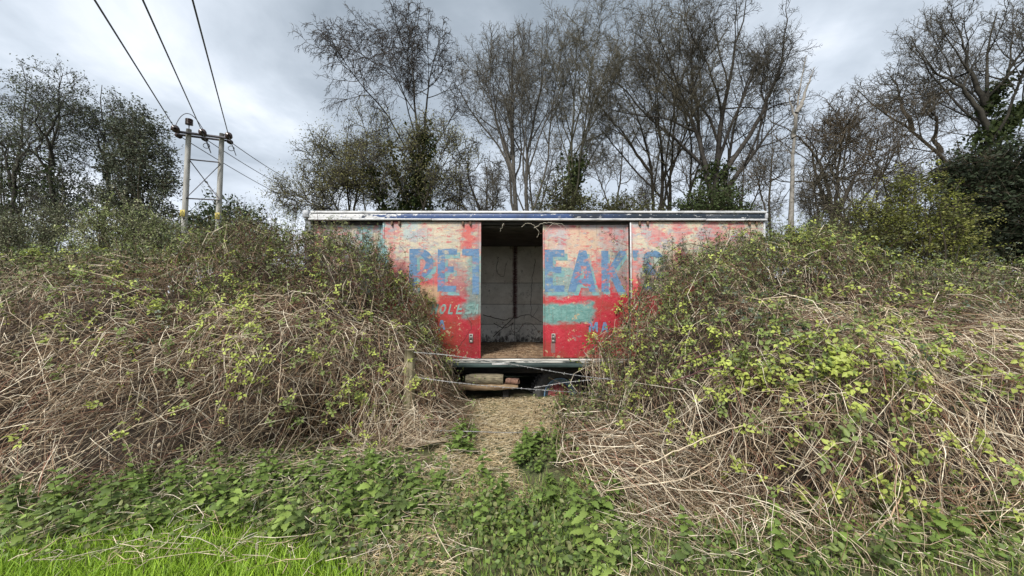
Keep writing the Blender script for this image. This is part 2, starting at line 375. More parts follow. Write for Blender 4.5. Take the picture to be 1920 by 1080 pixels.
def lorry():
    root = bpy.data.objects.new('lorry_body', None); COL.objects.link(root); root.location = (0, YB, 0)
    tag(root, 'abandoned lorry body with faded red lettered sides and open doorway', 'lorry')
    xl, xr = bx(573), bx(1435); DEP = 2.45
    zt, zf, zs = bz(397), bz(669), bz(688)
    def part(name, boxes, mat, bev=.004, parent=root):
        j = Join()
        for q in boxes: j.box(*q, bev=bev)
        return j.build(name, mat, parent)
    # roof and fascia rail (proud of the panels)
    part('roof', [(xl + .03, xr - .03, .0, DEP, bz(402), bz(398))], M_ROOF)
    part('top_trim', [(bx(584), bx(1436), -.085, -.005, bz(401.5), bz(397.5))], M_TRIM)
    part('fascia', [(bx(581), bx(1322), -.070, -.006, bz(411.2), bz(401.9)), (bx(1322.5), bx(1433), -.062, -.006, bz(411.9), bz(402.3))], M_FASCIA)
    part('lower_trim', [(bx(580), bx(810), -.090, -.006, bz(414.2), bz(411.5)), (bx(810.5), bx(1322), -.084, -.006, bz(414.8), bz(411.5)), (bx(1322.5), bx(1436), -.088, -.006, bz(415.6), bz(412.2))], M_TRIM)
    part('corner_cap', [(bx(570), bx(580.4), -.095, .05, bz(409), bz(396.5))], M_TRIM_GREY)
    part('corner_cap', [(bx(1433.5), bx(1437), -.092, .05, bz(411.8), bz(401.8))], M_TRIM_GREY)
    j = Join()
    for k in range(34):
        x = bx(600 + k * 25); p = np.array([[x, -.068, bz(405.5)], [x, -.0745, bz(405.5)]]); j.line(p, [.008, .005], 6)
    o = j.build('rivet_row', M_TRIM_GREY, root); o['kind'] = 'stuff'
    part('header_rail', [(bx(583), bx(1431), .02, .10, bz(421), bz(415.2))], M_DARK)
    part('corner_post', [(bx(571.5), bx(582), -.03, .08, zs, bz(410))], M_POST)
    part('corner_post', [(bx(1431.5), bx(1435), -.045, .08, zs, bz(416))], M_TRIM_GREY)
    # four side panels: 1 and 3 set back, 2 and 4 are the sliding doors in front
    def panel(name, x0, x1, y, z0=671.5, z1=416.5, label=None):
        o = part(name, [(bx(x0), bx(x1), y, y + .03, bz(z0), bz(z1))], M_PAINT, .003)
        if label: o['label'] = label
        part('edge_strip', [(bx(x0), bx(x0 + 3), y - .008, y - .001, bz(z0 - .5), bz(z1 + 3)), ], M_PAINT if name != 'open_panel' else M_TRIM, .002, o)
        part('edge_strip', [(bx(x1 - 3), bx(x1), y - .008, y - .001, bz(z0 - .5), bz(z1 + 3)), ], M_PAINT, .002, o)
        return o
    p1 = panel('side_panel', 584, 715, .045, label='striped red and grey side panel')
    p2 = panel('sliding_door', 717.5, 902, -.03, label='sliding door reading PET over OLES')
    p3 = panel('side_panel', 1018.5, 1180, .03, label='grey pink side panel reading EAK with teal patch')
    p4 = panel('sliding_door', 1182, 1431, -.03, label='cream and pink sliding door ending in S')
    part('edge_trim', [(bx(1181), bx(1183.5), -.045, -.039, bz(560), bz(417.5))], M_TRIM, .001, p4)
    for p, xs in ((p2, (735, 749, 868, 882)), (p4, (1199, 1214, 1405, 1418))):
        for x in xs:
            j = Join(); j.box(bx(x - 2), bx(x + 2), -.062, -.031, bz(423), bz(415.5), .003); j.box(bx(x - 1), bx(x + 1), -.07, -.063, bz(424.5), bz(420), .002); j.build('hanger', M_RUST, p)
    for p, x, y in ((p2, 884, -.03), (p3, 1037.5, .03)):
        j = Join(); x0, x1 = bx(x - 3.6), bx(x + 3.6)
        j.box(x0, x0 + .013, y - .022, y - .001, bz(642), bz(625.5), .003); j.box(x1 - .013, x1, y - .022, y - .001, bz(642), bz(625.5), .003)
        j.box(x0 + .0135, x1 - .0135, y - .02, y - .001, bz(642), bz(637.5), .003); j.box(x0 + .0135, x1 - .0135, y - .02, y - .001, bz(628.5), bz(625.5), .003)
        j.box(x0 + .0135, x1 - .0135, y - .006, y - .001, bz(637.2), bz(628.8)); j.box(x0 + .02, x1 - .02, y - .017, y - .0062, bz(635), bz(630), .003)
        j.build('latch', M_LATCH, p)
    # lettering: thin paint films 2 and 4 mm proud of the boards
    def letter(loops, panel, y, mat=M_BLUE, shadow=True, off=(6, 7)):
        def film(dx, dy, yy, mt, nm):
            loops3 = [[Vector((bx(px + dx), yy, bz(py + dy))) for px, py in lp] for lp in loops]
            flat = [v for lp in loops3 for v in lp]
            tri = tessellate_polygon(loops3)
            T = []
            for a, b_, c in tri:
                n = (flat[b_] - flat[a]).cross(flat[c] - flat[a]); T.append((a, b_, c) if n.y < 0 else (a, c, b_))
            link(nm, mesh_from(nm, [v[:] for v in flat], np.array(T), mt), panel)
        if shadow: film(off[0], off[1], y - .002, M_TEAL, 'letter_shadow')
        film(0, 0, y - .004, mat, 'letter')
    def ell(cx, cy, rx, ry, a0, a1, n=14): return [(cx + rx * math.cos(math.radians(a0 + (a1 - a0) * i / n)), cy + ry * math.sin(math.radians(a0 + (a1 - a0) * i / n))) for i in range(n + 1)]
    letter([[(768, 467), (786, 467)] + ell(788, 494, 25, 27, -90, 90)[1:-1] + [(786, 521), (782, 521), (782, 547), (768, 547)], [(782, 480), (782, 508)] + ell(786, 494, 12, 14, 90, -90)], p2, -.03)
    letter([[(821, 467), (857, 467), (857, 478), (834.5, 478), (834.5, 500), (851, 500), (851, 511), (834.5, 511), (834.5, 536), (856, 536), (856, 547), (821, 547)]], p2, -.03)
    letter([[(867, 467), (898.5, 467), (898.5, 552), (886, 552), (886, 480), (867, 480)]], p2, -.03, shadow=False)
    letter([[(1022, 468), (1059, 468), (1059, 481), (1037, 481), (1037, 500), (1053, 500), (1053, 512), (1037, 512), (1037, 535), (1059, 535), (1059, 547), (1022, 547)]], p3, .03)
    letter([[(1087, 469), (1100, 469), (1119, 547), (1106, 547), (1102, 533), (1084, 533), (1079, 547), (1065, 547)], [(1093, 498), (1087, 522), (1099.5, 522)]], p3, .03)
    letter([[(1128.5, 470), (1142, 470), (1142, 504), (1163, 470), (1176.5, 470), (1176.5, 474), (1154, 507), (1174, 547), (1158, 547), (1146, 519), (1142, 525), (1142, 547), (1128.5, 547)]], p3, .03, off=(3, 6) )
    letter([[(1186, 470), (1197, 470), (1194, 483), (1186, 483)]], p4, -.03, shadow=True, off=(2, 6))
    S = ell(1224, 489, 20, 19, -20, -200, 10) + ell(1224, 507, 19, 9, 150, 90, 3) + ell(1224, 529, 10, 9, -60, 100, 6) + ell(1222, 529, 9, 8, 110, 160, 3) + ell(1222, 529, 20, 18, 165, 0, 9) + ell(1224, 527, 19, 20, -10, -80, 5) + ell(1222, 489, 8, 9, 100, 240, 6) + ell(1224, 489, 8, 8, 250, 320, 4)
    letter([S], p4, -.03, shadow=False)
    def sk(lps, x0, y0, w_, h_, sl=.25): return [[(x0 + x * w_ + (1 - y) * h_ * sl, y0 + y * h_) for x, y in lp] for lp in lps]
    O = [[(.5 + .5 * math.cos(a * .45), .5 + .5 * math.sin(a * .45)) for a in range(14)], [(.5 + .22 * math.cos(-a * .45), .5 + .27 * math.sin(-a * .45)) for a in range(14)]]
    Lt = [[(0, 0), (.32, 0), (.32, .8), (1, .8), (1, 1), (0, 1)]]
    E = [[(0, 0), (1, 0), (1, .2), (.32, .2), (.32, .4), (.85, .4), (.85, .6), (.32, .6), (.32, .8), (1, .8), (1, 1), (0, 1)]]
    S2 = [[(.1, .05), (1, 0), (1, .2), (.35, .22), (.35, .38), (1, .45), (1, .95), (.0, 1), (.0, .8), (.65, .78), (.65, .6), (0, .52), (0, .15)]]
    A = [[(.32, 0), (.68, 0), (1, 1), (.7, 1), (.62, .78), (.36, .78), (.28, 1), (0, 1)], [(.5, .28), (.4, .6), (.59, .6)]]
    H = [[(0, 0), (.3, 0), (.3, .38), (.7, .38), (.7, 0), (1, 0), (1, 1), (.7, 1), (.7, .6), (.3, .6), (.3, 1), (0, 1)]]
    Mm = [[(0, 0), (.28, 0), (.5, .5), (.72, 0), (1, 0), (1, 1), (.75, 1), (.75, .45), (.5, .95), (.25, .45), (.25, 1), (0, 1)]]
    for lp, x, w_ in ((H, 808, 11), (O, 823, 12), (Lt, 840, 9), (E, 855, 11), (S2, 872, 11), (A, 887, 9)):
        letter(sk(lp, x, 570, w_, 19), p2, -.03, M_GREEN, False)
    letter(sk(A, 823, 600, 13, 18, 0), p2, -.03, M_BLUE, False)
    letter(sk(Mm, 1104, 604, 17, 19, 0), p3, .03, M_BLUE, False); letter(sk(A, 1127, 604, 14, 19, 0), p3, .03, M_BLUE, False)
    # interior
    fl = Join(); x = bx(760)
    while x < bx(1160):
        x2 = x + .62; Join().box(x, min(x2 - .006, bx(1160)), .036 if x > bx(1016) or x2 < bx(904) else .0, DEP - .06, zf - .025, zf + random.uniform(-.003, .004), .003).build('floor_board', M_FLOOR, root); x = x2
    part('back_wall_lining', [(bx(700), bx(1230), DEP - .055, DEP - .04, zf - .02, bz(402))], M_DARK, 0)
    xs = [bx(740), .062, bx(1190)]; zs_ = [zf + .005, 1.17, 1.62, 2.1, bz(424)]
    for i in range(2):
        for k in range(4):
            Join().box(xs[i] + .004, xs[i + 1] - .004, DEP - .085 - random.uniform(0, .006), DEP - .0555, zs_[k] + .004, zs_[k + 1] - .004, .003).build('wall_board', M_INNER, root)
    part('partition', [(bx(725), bx(725) + .03, .08, DEP - .09, zf + .01, bz(424))], M_INNER); part('partition', [(bx(1190) + .02, bx(1190) + .05, .08, DEP - .09, zf + .01, bz(424))], M_INNER)
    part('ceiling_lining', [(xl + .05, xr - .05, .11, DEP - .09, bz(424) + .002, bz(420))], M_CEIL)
    part('far_wall', [(xl, xr, DEP - .035, DEP, zs, bz(403))], M_POST); part('end_wall', [(xl, xl + .03, .082, DEP - .036, zs, bz(403))], M_POST); part('end_wall', [(xr - .03, xr, .082, DEP - .036, zs, bz(403))], M_POST)
    # sill and chassis
    part('sill_rail', [(bx(584), bx(1431), -.055, -.002, bz(675.5), bz(672.5))], M_SILLW, .002)
    part('sill_rail', [(bx(584), bx(1431), -.045, -.002, bz(679.6), bz(676.0))], M_SILL, .002)
    part('sill_skirt', [(bx(584), bx(1431), -.035, -.004, bz(688), bz(680.2))], M_SILL2, .002)
    part('pale_patch', [(bx(923), bx(953), -.038, -.0355, bz(683.5), bz(680.8))], M_TRIM, 0)
    part('chassis', [(xl + .1, xr - .1, .35, .47, zs - .16, zs - .002), (xl + .1, xr - .1, 1.75, 1.87, zs - .16, zs - .002)] + [(xx, xx + .08, .1, 2.3, zs - .001, zs + .06) for xx in np.arange(xl + .3, xr - .2, .75)], M_DARK)
    part('underfloor', [(xl + .05, xr - .05, .04, DEP - .04, zs + .0615, zf - .03)], M_DARK, 0)
    part('rear_light_blocker', [(xl + .05, xr - .05, DEP + .002, DEP + .03, .0, zs + .05)], M_DARK, 0)  # unseen panel added to keep the space under the lorry dark
    # wheel
    wr = bpy.data.objects.new('wheel', None); COL.objects.link(wr); wr.parent = root
    c = at(1046, 738, YB + .62); wr.location = (c[0], .62, c[2]); wr.rotation_euler = (0, 0, math.radians(14))
    def lathe(profile, n=40):       # profile (radius, y)
        pr = np.array(profile); a = np.arange(n) * 2 * math.pi / n
        V = np.stack([pr[:, 0][:, None] * np.cos(a), np.broadcast_to(pr[:, 1][:, None], (len(pr), n)), pr[:, 0][:, None] * np.sin(a)], -1)
        idx = np.arange(len(pr) * n).reshape(len(pr), n); q = np.stack([idx[:-1], np.roll(idx[:-1], -1, 1), np.roll(idx[1:], -1, 1), idx[1:]], -1)
        return V.reshape(-1, 3), q.reshape(-1, 4)
    M_TYRE = noise_mat('perished_tyre_rubber', (.035, .034, .033), (.085, .082, .078), 20, 5, .75)
    tyre = Join(); tyre.add(*lathe([(.30, -.10), (.33, -.125), (.40, -.135), (.46, -.12), (.478, -.10), (.478, .10), (.46, .12), (.38, .135), (.30, .10)]))
    for k in range(48):
        a = k * 2 * math.pi / 48
        for s in (-1, 1):
            R = Matrix.Rotation(-a, 3, 'Y'); v = []
            for y0, y1 in ((s * .03, s * .125),):
                for rr in (.474, .495):
                    for yy in (y0, y1):
                        for da in (-.018, .018): v.append(R @ Vector((rr, yy, da)))
            tyre.add([q[:] for q in v], np.array([(0, 1, 3, 2), (4, 6, 7, 5), (0, 4, 5, 1), (2, 3, 7, 6), (0, 2, 6, 4), (1, 5, 7, 3)]))
    tyre.build('tyre', M_TYRE, wr)
    M_RIM = noise_mat('faded_blue_rim', (.10, .19, .30), (.28, .38, .46), 9, 6, .55, lo=.4, hi=.6)
    M_HUB = noise_mat('faded_red_hub', (.28, .03, .035), (.42, .16, .14), 11, 6, .55, lo=.4, hi=.62)
    Join().add(*lathe([(.298, -.09), (.30, -.115), (.285, -.12), (.265, -.09), (.25, -.05), (.205, -.035)])).build('rim', M_RIM, wr, smooth=False)
    Join().add(*lathe([(.204, -.036), (.19, -.06), (.15, -.075), (.13, -.11), (.09, -.125), (.001, -.128)])).build('hub', M_HUB, wr)
    j = Join()
    for k in range(8):
        a = k * math.pi / 4; p = np.array([[.17 * math.cos(a), -.06, .17 * math.sin(a)], [.17 * math.cos(a), -.09, .17 * math.sin(a)]]); j.line(p, .014, 6)
    o = j.build('wheel_nuts', M_RUST, wr); o['kind'] = 'stuff'
    return root
lorry()

# ---- things inside and under the lorry body
M_OLDWOOD = noise_mat('grey_olive_old_wood', (.05, .04, .025), (.26, .22, .14), 7, 8, .9, (1.2, 7, 7), .35, .65, .5)
M_PLANK = noise_mat('rotten_brown_plank', (.10, .06, .03), (.30, .21, .12), 5, 7, .9, (.8, 6, 6), .35, .65, .5)
def under():
    Y = YB - .02
    step = bpy.data.objects.new('timber_step', None); COL.objects.link(step); c = at(905, 757, Y); step.location = (c[0], Y, ground_z(c[0], Y)); gz = step.location.z
    tag(step, 'low rotten plank step standing under the open doorway', 'step')
    zt, zb = at(905, 719.5, Y)[2] - gz, at(905, 730, Y)[2] - gz
    def lx(px): return at(px, 720, Y)[0] - c[0]
    # split plank with a ragged end
    xs = np.linspace(lx(846), lx(971), 18); V = []; r2 = np.random.default_rng(2)
    for i, x in enumerate(xs):
        t = max(0, (i - 11) / 6); w0 = r2.normal(0, .004)
        V += [(x, -.09, zb + .035 * t + w0), (x, .16, zb + w0), (x, .16, zt - .006 * t), (x, -.09 + .02 * t, zt - .012 * t + w0)]
    idx = np.arange(72).reshape(18, 4); a, b = idx[:-1], idx[1:]
    Q = np.stack([a, b, np.roll(b, -1, 1), np.roll(a, -1, 1)], -1).reshape(-1, 4)
    link('tread_plank', mesh_from('tread_plank', V, [Q, np.array([[0, 3, 2, 1], [68, 69, 70, 71]])[:, ::-1]], M_PLANK), step)
    for px in (856, 948):
        Join().box(lx(px) - .05, lx(px) + .05, .03, .13, -.05, zb - .002, .008).build('support_block', M_DARK, step)
    z0 = zt + gz + .003
    def block(name, x0, x1, y0, y1, z0, z1, mat, label, cat, seed, rot):
        r = np.random.default_rng(seed); nx = 7
        cx, cy = (x0 + x1) / 2, (y0 + y1) / 2
        xs = np.linspace(x0, x1, nx) - cx; V = []
        for i, x in enumerate(xs):
            k = .9 if i in (0, nx - 1) else 1
            for yy, zz in ((y0 - cy, 0), (y1 - cy, 0), (y1 - cy, (z1 - z0) * k), ((y0 + y1) / 2 - cy, (z1 - z0) * 1.0 * k), (y0 - cy, (z1 - z0) * .93 * k)):
                V.append((x + r.normal(0, .004), yy * k + r.normal(0, .004), zz + (abs(r.normal(0, .005)) if zz > 0 else 0)))
        idx = np.arange(nx * 5).reshape(nx, 5); a, b = idx[:-1], idx[1:]
        Q = np.stack([a, b, np.roll(b, -1, 1), np.roll(a, -1, 1)], -1).reshape(-1, 4)[:, ::-1]
        o = link(name, mesh_from(name, V, [Q, np.array([idx[0], idx[-1][::-1]])], mat), None, (cx, cy, z0)); o.rotation_euler.z = rot
        tag(o, label, cat)
    block('timber_block', at(876, 0, Y)[0], at(944, 0, Y)[0], Y - .07, Y + .13, z0, at(0, 703, Y)[2], M_OLDWOOD, 'squared old timber block lying on the plank step', 'timber', 4, .04)
    M_BRK = noise_mat('broken_brick', (.09, .05, .035), (.24, .13, .09), 18, 6, .9, bump=.4)
    block('broken_brick', at(949, 0, Y)[0], at(972, 0, Y)[0], Y - .05, Y + .05, z0, at(0, 710, Y)[2], M_BRK, 'small broken brown brick beside the timber block', 'brick', 8, -.25)
under()

# ================================================================== FENCE
M_FPOST = noise_mat('weathered_fence_post', (.13, .11, .06), (.36, .31, .20), 5, 7, .9, (5, 5, .7), .35, .65, .4)
M_WIRE = noise_mat('galvanised_wire', (.30, .30, .30), (.55, .54, .52), 30, 3, .45, metal=.6)
def fence():
    root = bpy.data.objects.new('barbed_wire_fence', None); COL.objects.link(root)
    a = at(768, 700, 4.84); b = at(1180, 700, 5.0); root.location = (a[0], a[1], 0); tag(root, 'sagging barbed wire fence on a round post before the lorry', 'fence')
    O = np.array([a[0], a[1], 0])
    for nm, p, top in (('post', a, at(768, 656, 4.84)[2]), ('post', b, .85)):
        j = Join(); z = np.linspace(-.1, top, 8); r = .066 + np.random.default_rng(3).normal(0, .0018, 8); r[-1] *= .93
        j.line(np.stack([np.full(8, p[0]), np.full(8, p[1]), z], -1) - O, r, 14); j.build(nm, M_FPOST, root)
    M = ((at(772, 660, 4.77), at(835, 665, 4.6), at(960, 683, 4.75), at(1080, 704, 4.88), at(1180, 716, 4.93)),
         (at(772, 706, 4.77), at(842, 716, 4.6), at(905, 723, 4.7), at(1040, 733, 4.85), at(1180, 742, 4.93)),
         (at(900, 686, 5.3), at(1000, 727, 5.3), at(1060, 717, 5.3), at(1110, 712, 5.2), at(1180, 705, 5.0)),
         (at(772, 806, 4.77), at(885, 809, 4.6), at(940, 811, 4.7), at(990, 811, 4.8), at(1180, 806, 4.93)))
    for wi, pts in enumerate(M):
        pts = np.array(pts); t = np.linspace(0, len(pts) - 1, 90)
        if wi == 2: pts[0] = at(1000, 727, 5.3); pts[1] = at(1030, 722, 5.3)
        C = np.stack([np.interp(t, range(len(pts)), pts[:, k]) for k in range(3)], -1)
        for k in range(3): C[:, k] = np.convolve(np.pad(C[:, k], 5, mode='edge'), np.ones(11) / 11, 'valid')
        s = np.cumsum(np.r_[0, np.linalg.norm(np.diff(C, axis=0), axis=1)]); j = Join(); 
        for ph in (0, math.pi):
            j.line(C + .0035 * np.stack([0 * s, np.cos(s * 60 + ph), np.sin(s * 60 + ph)], -1) - O, .0022, 4)
        wo = j.build('barbed_wire' if wi < 3 else 'plain_wire', M_WIRE, root)
        if wi == 3: continue
        d = .05; r = np.random.default_rng(wi)
        while d < s[-1]:
            c = np.array([np.interp(d, s, C[:, k]) for k in range(3)]) - O; j = Join()
            for q in range(2):
                v = r.normal(size=3); v[0] *= .4; v /= np.linalg.norm(v); j.line([c - v * .018, c + v * .018], [.0016, .0016], 3)
            j.build('barb', M_WIRE, wo); d += .10 + r.uniform(-.015, .015)
fence()

# ================================================================== POWER POLES AND LINES
M_POLE = noise_mat('pale_weathered_pole', (.25, .24, .22), (.40, .39, .36), 3, 6, .9, (4, 4, .5), .35, .65)
M_STEEL = noise_mat('dark_steel', (.05, .045, .05), (.11, .10, .11), 8, 4, .7)
M_INS = noise_mat('brown_glazed_insulator', (.035, .02, .018), (.07, .045, .04), 10, 3, .25)
M_CABLE = noise_mat('dull_conductor', (.05, .05, .055), (.10, .10, .11), 6, 3, .6)
M_SIGN = noise_mat('yellow_sign', (.38, .30, .05), (.46, .37, .08), 10, 3, .6)
M_BLACK = noise_mat('black_print', (.015, .015, .012), (.03, .03, .025), 20, 3, .7)
def poles():
    root = bpy.data.objects.new('power_pole', None); COL.objects.link(root)
    A = at(354, 250, 17.4); B = at(416, 258, 18.1); Ab = np.array([A[0], A[1], 0]); Bb = np.array([B[0], B[1], 0])
    Ab[0] = at(344, 430, 17.4)[0] - .06; Bb[0] = at(408, 430, 18.1)[0] - .05
    root.location = Ab; O = Ab
    tag(root, 'twin-pole wooden power pole with cross-bracing above the hedge', 'power pole')
    for b, t in ((Ab, A), (Bb, B)):
        z = np.linspace(0, 1, 12)[:, None]; j = Join(); j.line(b + (t + np.array([0, 0, .18]) - b) * z - O, np.linspace(.135, .10, 12), 14); j.build('pole', M_POLE, root)
    u = (B - A) / np.linalg.norm(B - A); v = np.array([0, 0, 1]); f = np.cross(u, v); f /= np.linalg.norm(f)   # f: across the arm
    if f[1] > 0: f = -f
    def bar(p, q, r, name, mat=M_STEEL, sides=4): Join().line(np.array([p, q]) - O, r, sides).build(name, mat, root)
    def lerp(t, dz=0, df=0): return A + (B - A) * t + v * dz + f * df
    arm0, arm1 = lerp(-.36, -.05, .17), lerp(1.28, -.05, .17)
    bar(arm0, arm1, .06, 'crossarm'); bar(lerp(-.36, -.06, -.17), lerp(1.28, -.06, -.17), .05, 'crossarm')
    zA = lambda py: at(354, py, 17.4)[2] - A[2]
    bar(lerp(.06, zA(300), .12), lerp(.95, zA(300), .12), .03, 'brace'); bar(lerp(.06, zA(302), .13), lerp(.98, zA(372), .13), .022, 'brace'); bar(lerp(.98, zA(304), .15), lerp(.0, zA(372), .15), .022, 'brace'); bar(lerp(-.02, zA(373), .12), lerp(.98, zA(373), .12), .028, 'brace')
    def disc(c, ax, n, r, name):
        ax = ax / np.linalg.norm(ax); j = Join(); pts, rr = [], []
        for k in range(n):
            for d, q in ((0, .35), (.012, 1), (.035, .9), (.05, .35)): pts.append(c + ax * (k * .055 + d)); rr.append(r * q)
        j.line(np.array(pts) - O, rr, 12); j.build(name, M_INS, root)
    att = [-.36, .42, 1.22]; ends = []
    near = [at(175, -4, 7.0), at(266, -4, 7.0), at(360, -4, 7.4)]
    far = [at(585, 385, 46), at(585, 366, 46), at(590, 352, 46)]
    for k, t in enumerate(att):
        c = lerp(t, .02, .2); dn = near[k] - c; dn = dn / np.linalg.norm(dn)
        disc(c + dn * .05, dn, 5, .15, 'strain_insulator'); e1 = c + dn * .4
        c2 = lerp(t, -.06, -.2); df = far[k] - c2; df = df / np.linalg.norm(df)
        disc(c2 + df * .05, df, 5, .11, 'strain_insulator'); e2 = c2 + df * .38
        ends.append((e1, e2))
        tt = np.linspace(0, 1, 24)
        if k == 0:   # jumper hops over the pole-top insulator
            top = A + v * .85
            P = (1 - tt[:, None]) ** 2 * e1 + 2 * (1 - tt[:, None]) * tt[:, None] * (e1 * .3 + top * .7 + v * .9) + tt[:, None] ** 2 * (top + u * .5 - v * .6)
            disc(A + v * .38, v, 5, .15, 'post_insulator'); bar(A + v * .18, A + v * .4, .025, 'insulator_pin')
        else:
            P = e1 + (e2 - e1) * tt[:, None] - v * (np.sin(tt * math.pi) * .75)[:, None] + u * (np.sin(tt * math.pi) * .25)[:, None]
            th = np.linspace(0, 2 * math.pi, 16); Join().line(e2 - v * .28 + np.outer(np.cos(th), u) * .12 + np.outer(np.sin(th), v) * .12 - O, .016, 5).build('jumper_loop', M_CABLE, root)
        Join().line(P - O, .016, 5).build('jumper', M_CABLE, root)
    for p, px, py in ((17.4, 344.5, 401), (18.1, 409, 406)):
        c = at(px + 3.5, py, p); c[1] -= .17; j = Join(); h = .16
        wv = np.array([[-.12, 0, -h], [.12, 0, -h], [.12, 0, h], [-.12, 0, h]])
        j.box(-.13, .13, -.006, .006, -.17, .17, .002); s = j.build('warning_sign', M_SIGN, root); s.location = c - O; s.scale = (.78, 1, .85); s.rotation_euler.z = .05
        tri = [(-.09, .0), (.09, .0), (0, .15)]; q = [(x, -.0085, z - .02) for x, z in tri]; inn = [(x * .62, -.0105, z * .62 + .015 - .02) for x, z in tri]
        link('hazard_triangle', mesh_from('hazard_triangle', q, np.array([[0, 1, 2]]), M_BLACK), s); link('hazard_field', mesh_from('hazard_field', inn, np.array([[0, 1, 2]]), M_SIGN), s)
        zz = [(.008, .085), (-.02, .045), (.0, .045), (-.012, .015), (.02, .055), (.002, .055), (.022, .085)]
        link('lightning_mark', mesh_from('lightning_mark', [(x, -.0125, z - .015) for x, z in zz], np.array([[0, 1, 2], [2, 3, 4], [2, 4, 5], [0, 2, 5], [0, 5, 6]]), M_BLACK), s)
        link('warning_text', mesh_from('warning_text', [(x, -.009, z) for (a, b, zt) in ((-.09, .09, -.06), (-.08, .07, -.10), (-.09, .05, -.135)) for x, z in ((a, zt - .009), (b, zt - .009), (b, zt + .009), (a, zt + .009))], np.arange(12).reshape(3, 4), M_BLACK), s)
    # conductors: each a thing of its own
    nm = ('outermost', 'middle', 'nearest the lorry')
    lab1 = ('power line from the left end of the crossarm up out overhead', 'power line from the middle of the crossarm up out overhead', 'power line from the right end of the crossarm up out overhead')
    lab2 = ('lowest power line dropping from the crossarm to the trees behind the lorry', 'middle power line dropping from the crossarm to the trees behind the lorry', 'highest power line dropping from the crossarm to the trees behind the lorry')
    for k in range(3):
        for e, tgt, lab, ext, sag in ((ends[k][0], near[k], lab1[k], 1.6, .25), (ends[k][1], far[k], lab2[k], 1.2, .5)):
            q = e + (tgt - e) * ext; t = np.linspace(0, 1, 30)[:, None]; P = e + (q - e) * t - v * (4 * t * (1 - t)) * sag * (0.0 if sag < .3 else 1)
            o = Join().line(P - e, .019, 6).build('power_line', M_CABLE, None, loc=e); tag(o, lab, 'power line', 'power lines on the twin pole')
poles()

# ================================================================== TREES
def unit(v): return v / (np.linalg.norm(v, axis=-1, keepdims=True) + 1e-9)
def grow(par, n, t0, t1, ang, lenf, K, wb, trop, rr, r, rmin=.006, taper=.25):
    """n children on every parent path, all at once"""
    P, Lp, R = par['P'], par['L'], par['R']; N0, K0 = P.shape[:2]
    cnt = np.maximum(1, np.round(n * np.clip(Lp / Lp.mean(), .42, 1.7))).astype(int) if N0 > 8 else np.full(N0, n)
    pi = np.repeat(np.arange(N0), cnt); j = np.arange(len(pi)) - np.repeat(np.cumsum(cnt) - cnt, cnt)
    t = t0 + (t1 - t0) * ((j + r.uniform(0, 1, len(pi))) / cnt[pi]) ** .8
    f = t * (K0 - 1); i0 = np.minimum(f.astype(int), K0 - 2); fr = (f - i0)[:, None]
    pos = P[pi, i0] * (1 - fr) + P[pi, i0 + 1] * fr; T = unit(P[pi, i0 + 1] - P[pi, i0])
    rad = R[pi, i0] * (1 - fr[:, 0]) + R[pi, i0 + 1] * fr[:, 0]
    ref = unit(r.normal(size=(N0, 3)))[pi]; A = unit(np.cross(T, ref)); B = np.cross(T, A)
    az = j * 2.4 + r.normal(0, .5, len(pi)); pr = np.cos(az)[:, None] * A + np.sin(az)[:, None] * B
    a = r.normal(ang, .2, len(pi))[:, None]; d = unit(np.cos(a) * T + np.sin(a) * pr)
    L = lenf(Lp[pi], t, pos, d) * r.uniform(.65, 1.2, len(pi)); st = (L / (K - 1))[:, None]
    Q = [pos]
    for k in range(K - 1):
        d = unit(d + r.normal(0, wb, d.shape) + np.array([0, 0, trop])); Q.append(Q[-1] + d * st)
    Q = np.stack(Q, 1); r0 = np.maximum(np.minimum(rad * rr, np.minimum(L * .019 + .003, .012 * L + .012)), rmin)
    return dict(P=Q, L=L, R=np.maximum(r0[:, None] * np.linspace(1, taper, K)[None], rmin * .6))

def leaf_quads(j, pos, size, col, r, jit=.1, colvar=.3, flat=0.0):
    n = len(pos); p = pos + r.normal(0, jit, (n, 3)); a = unit(r.normal(size=(n, 3)) * np.array([1, 1, 1 - flat])); b = unit(np.cross(a, r.normal(size=(n, 3)) * np.array([1, 1, 1])))
    s = size * r.uniform(.6, 1.35, (n, 1)); c = np.cross(a, b)
    V = np.stack([p - a * s * .5, p + b * s * .3 + c * s * .08, p + a * s * .5, p - b * s * .3 + c * s * .08], 1).reshape(-1, 3)
    C = np.array(col)[None] if np.ndim(col) == 1 else np.array(col)[r.integers(0, len(col), n)]
    C = C * r.uniform(1 - colvar, 1 + colvar, (n, 1)); j.add(V, np.arange(4 * n).reshape(n, 4), np.repeat(np.broadcast_to(C, (n, 3)), 4, 0))

def resample(pts, K):
    pts = np.array(pts, float); s = np.r_[0, np.cumsum(np.linalg.norm(np.diff(pts, axis=0), axis=1))]; t = np.linspace(0, s[-1], K)
    Q = np.stack([np.interp(t, s, pts[:, k]) for k in range(3)], -1)
    for _ in range(2): Q[1:-1] = .25 * Q[:-2] + .5 * Q[1:-1] + .25 * Q[2:]
    return Q, s[-1]

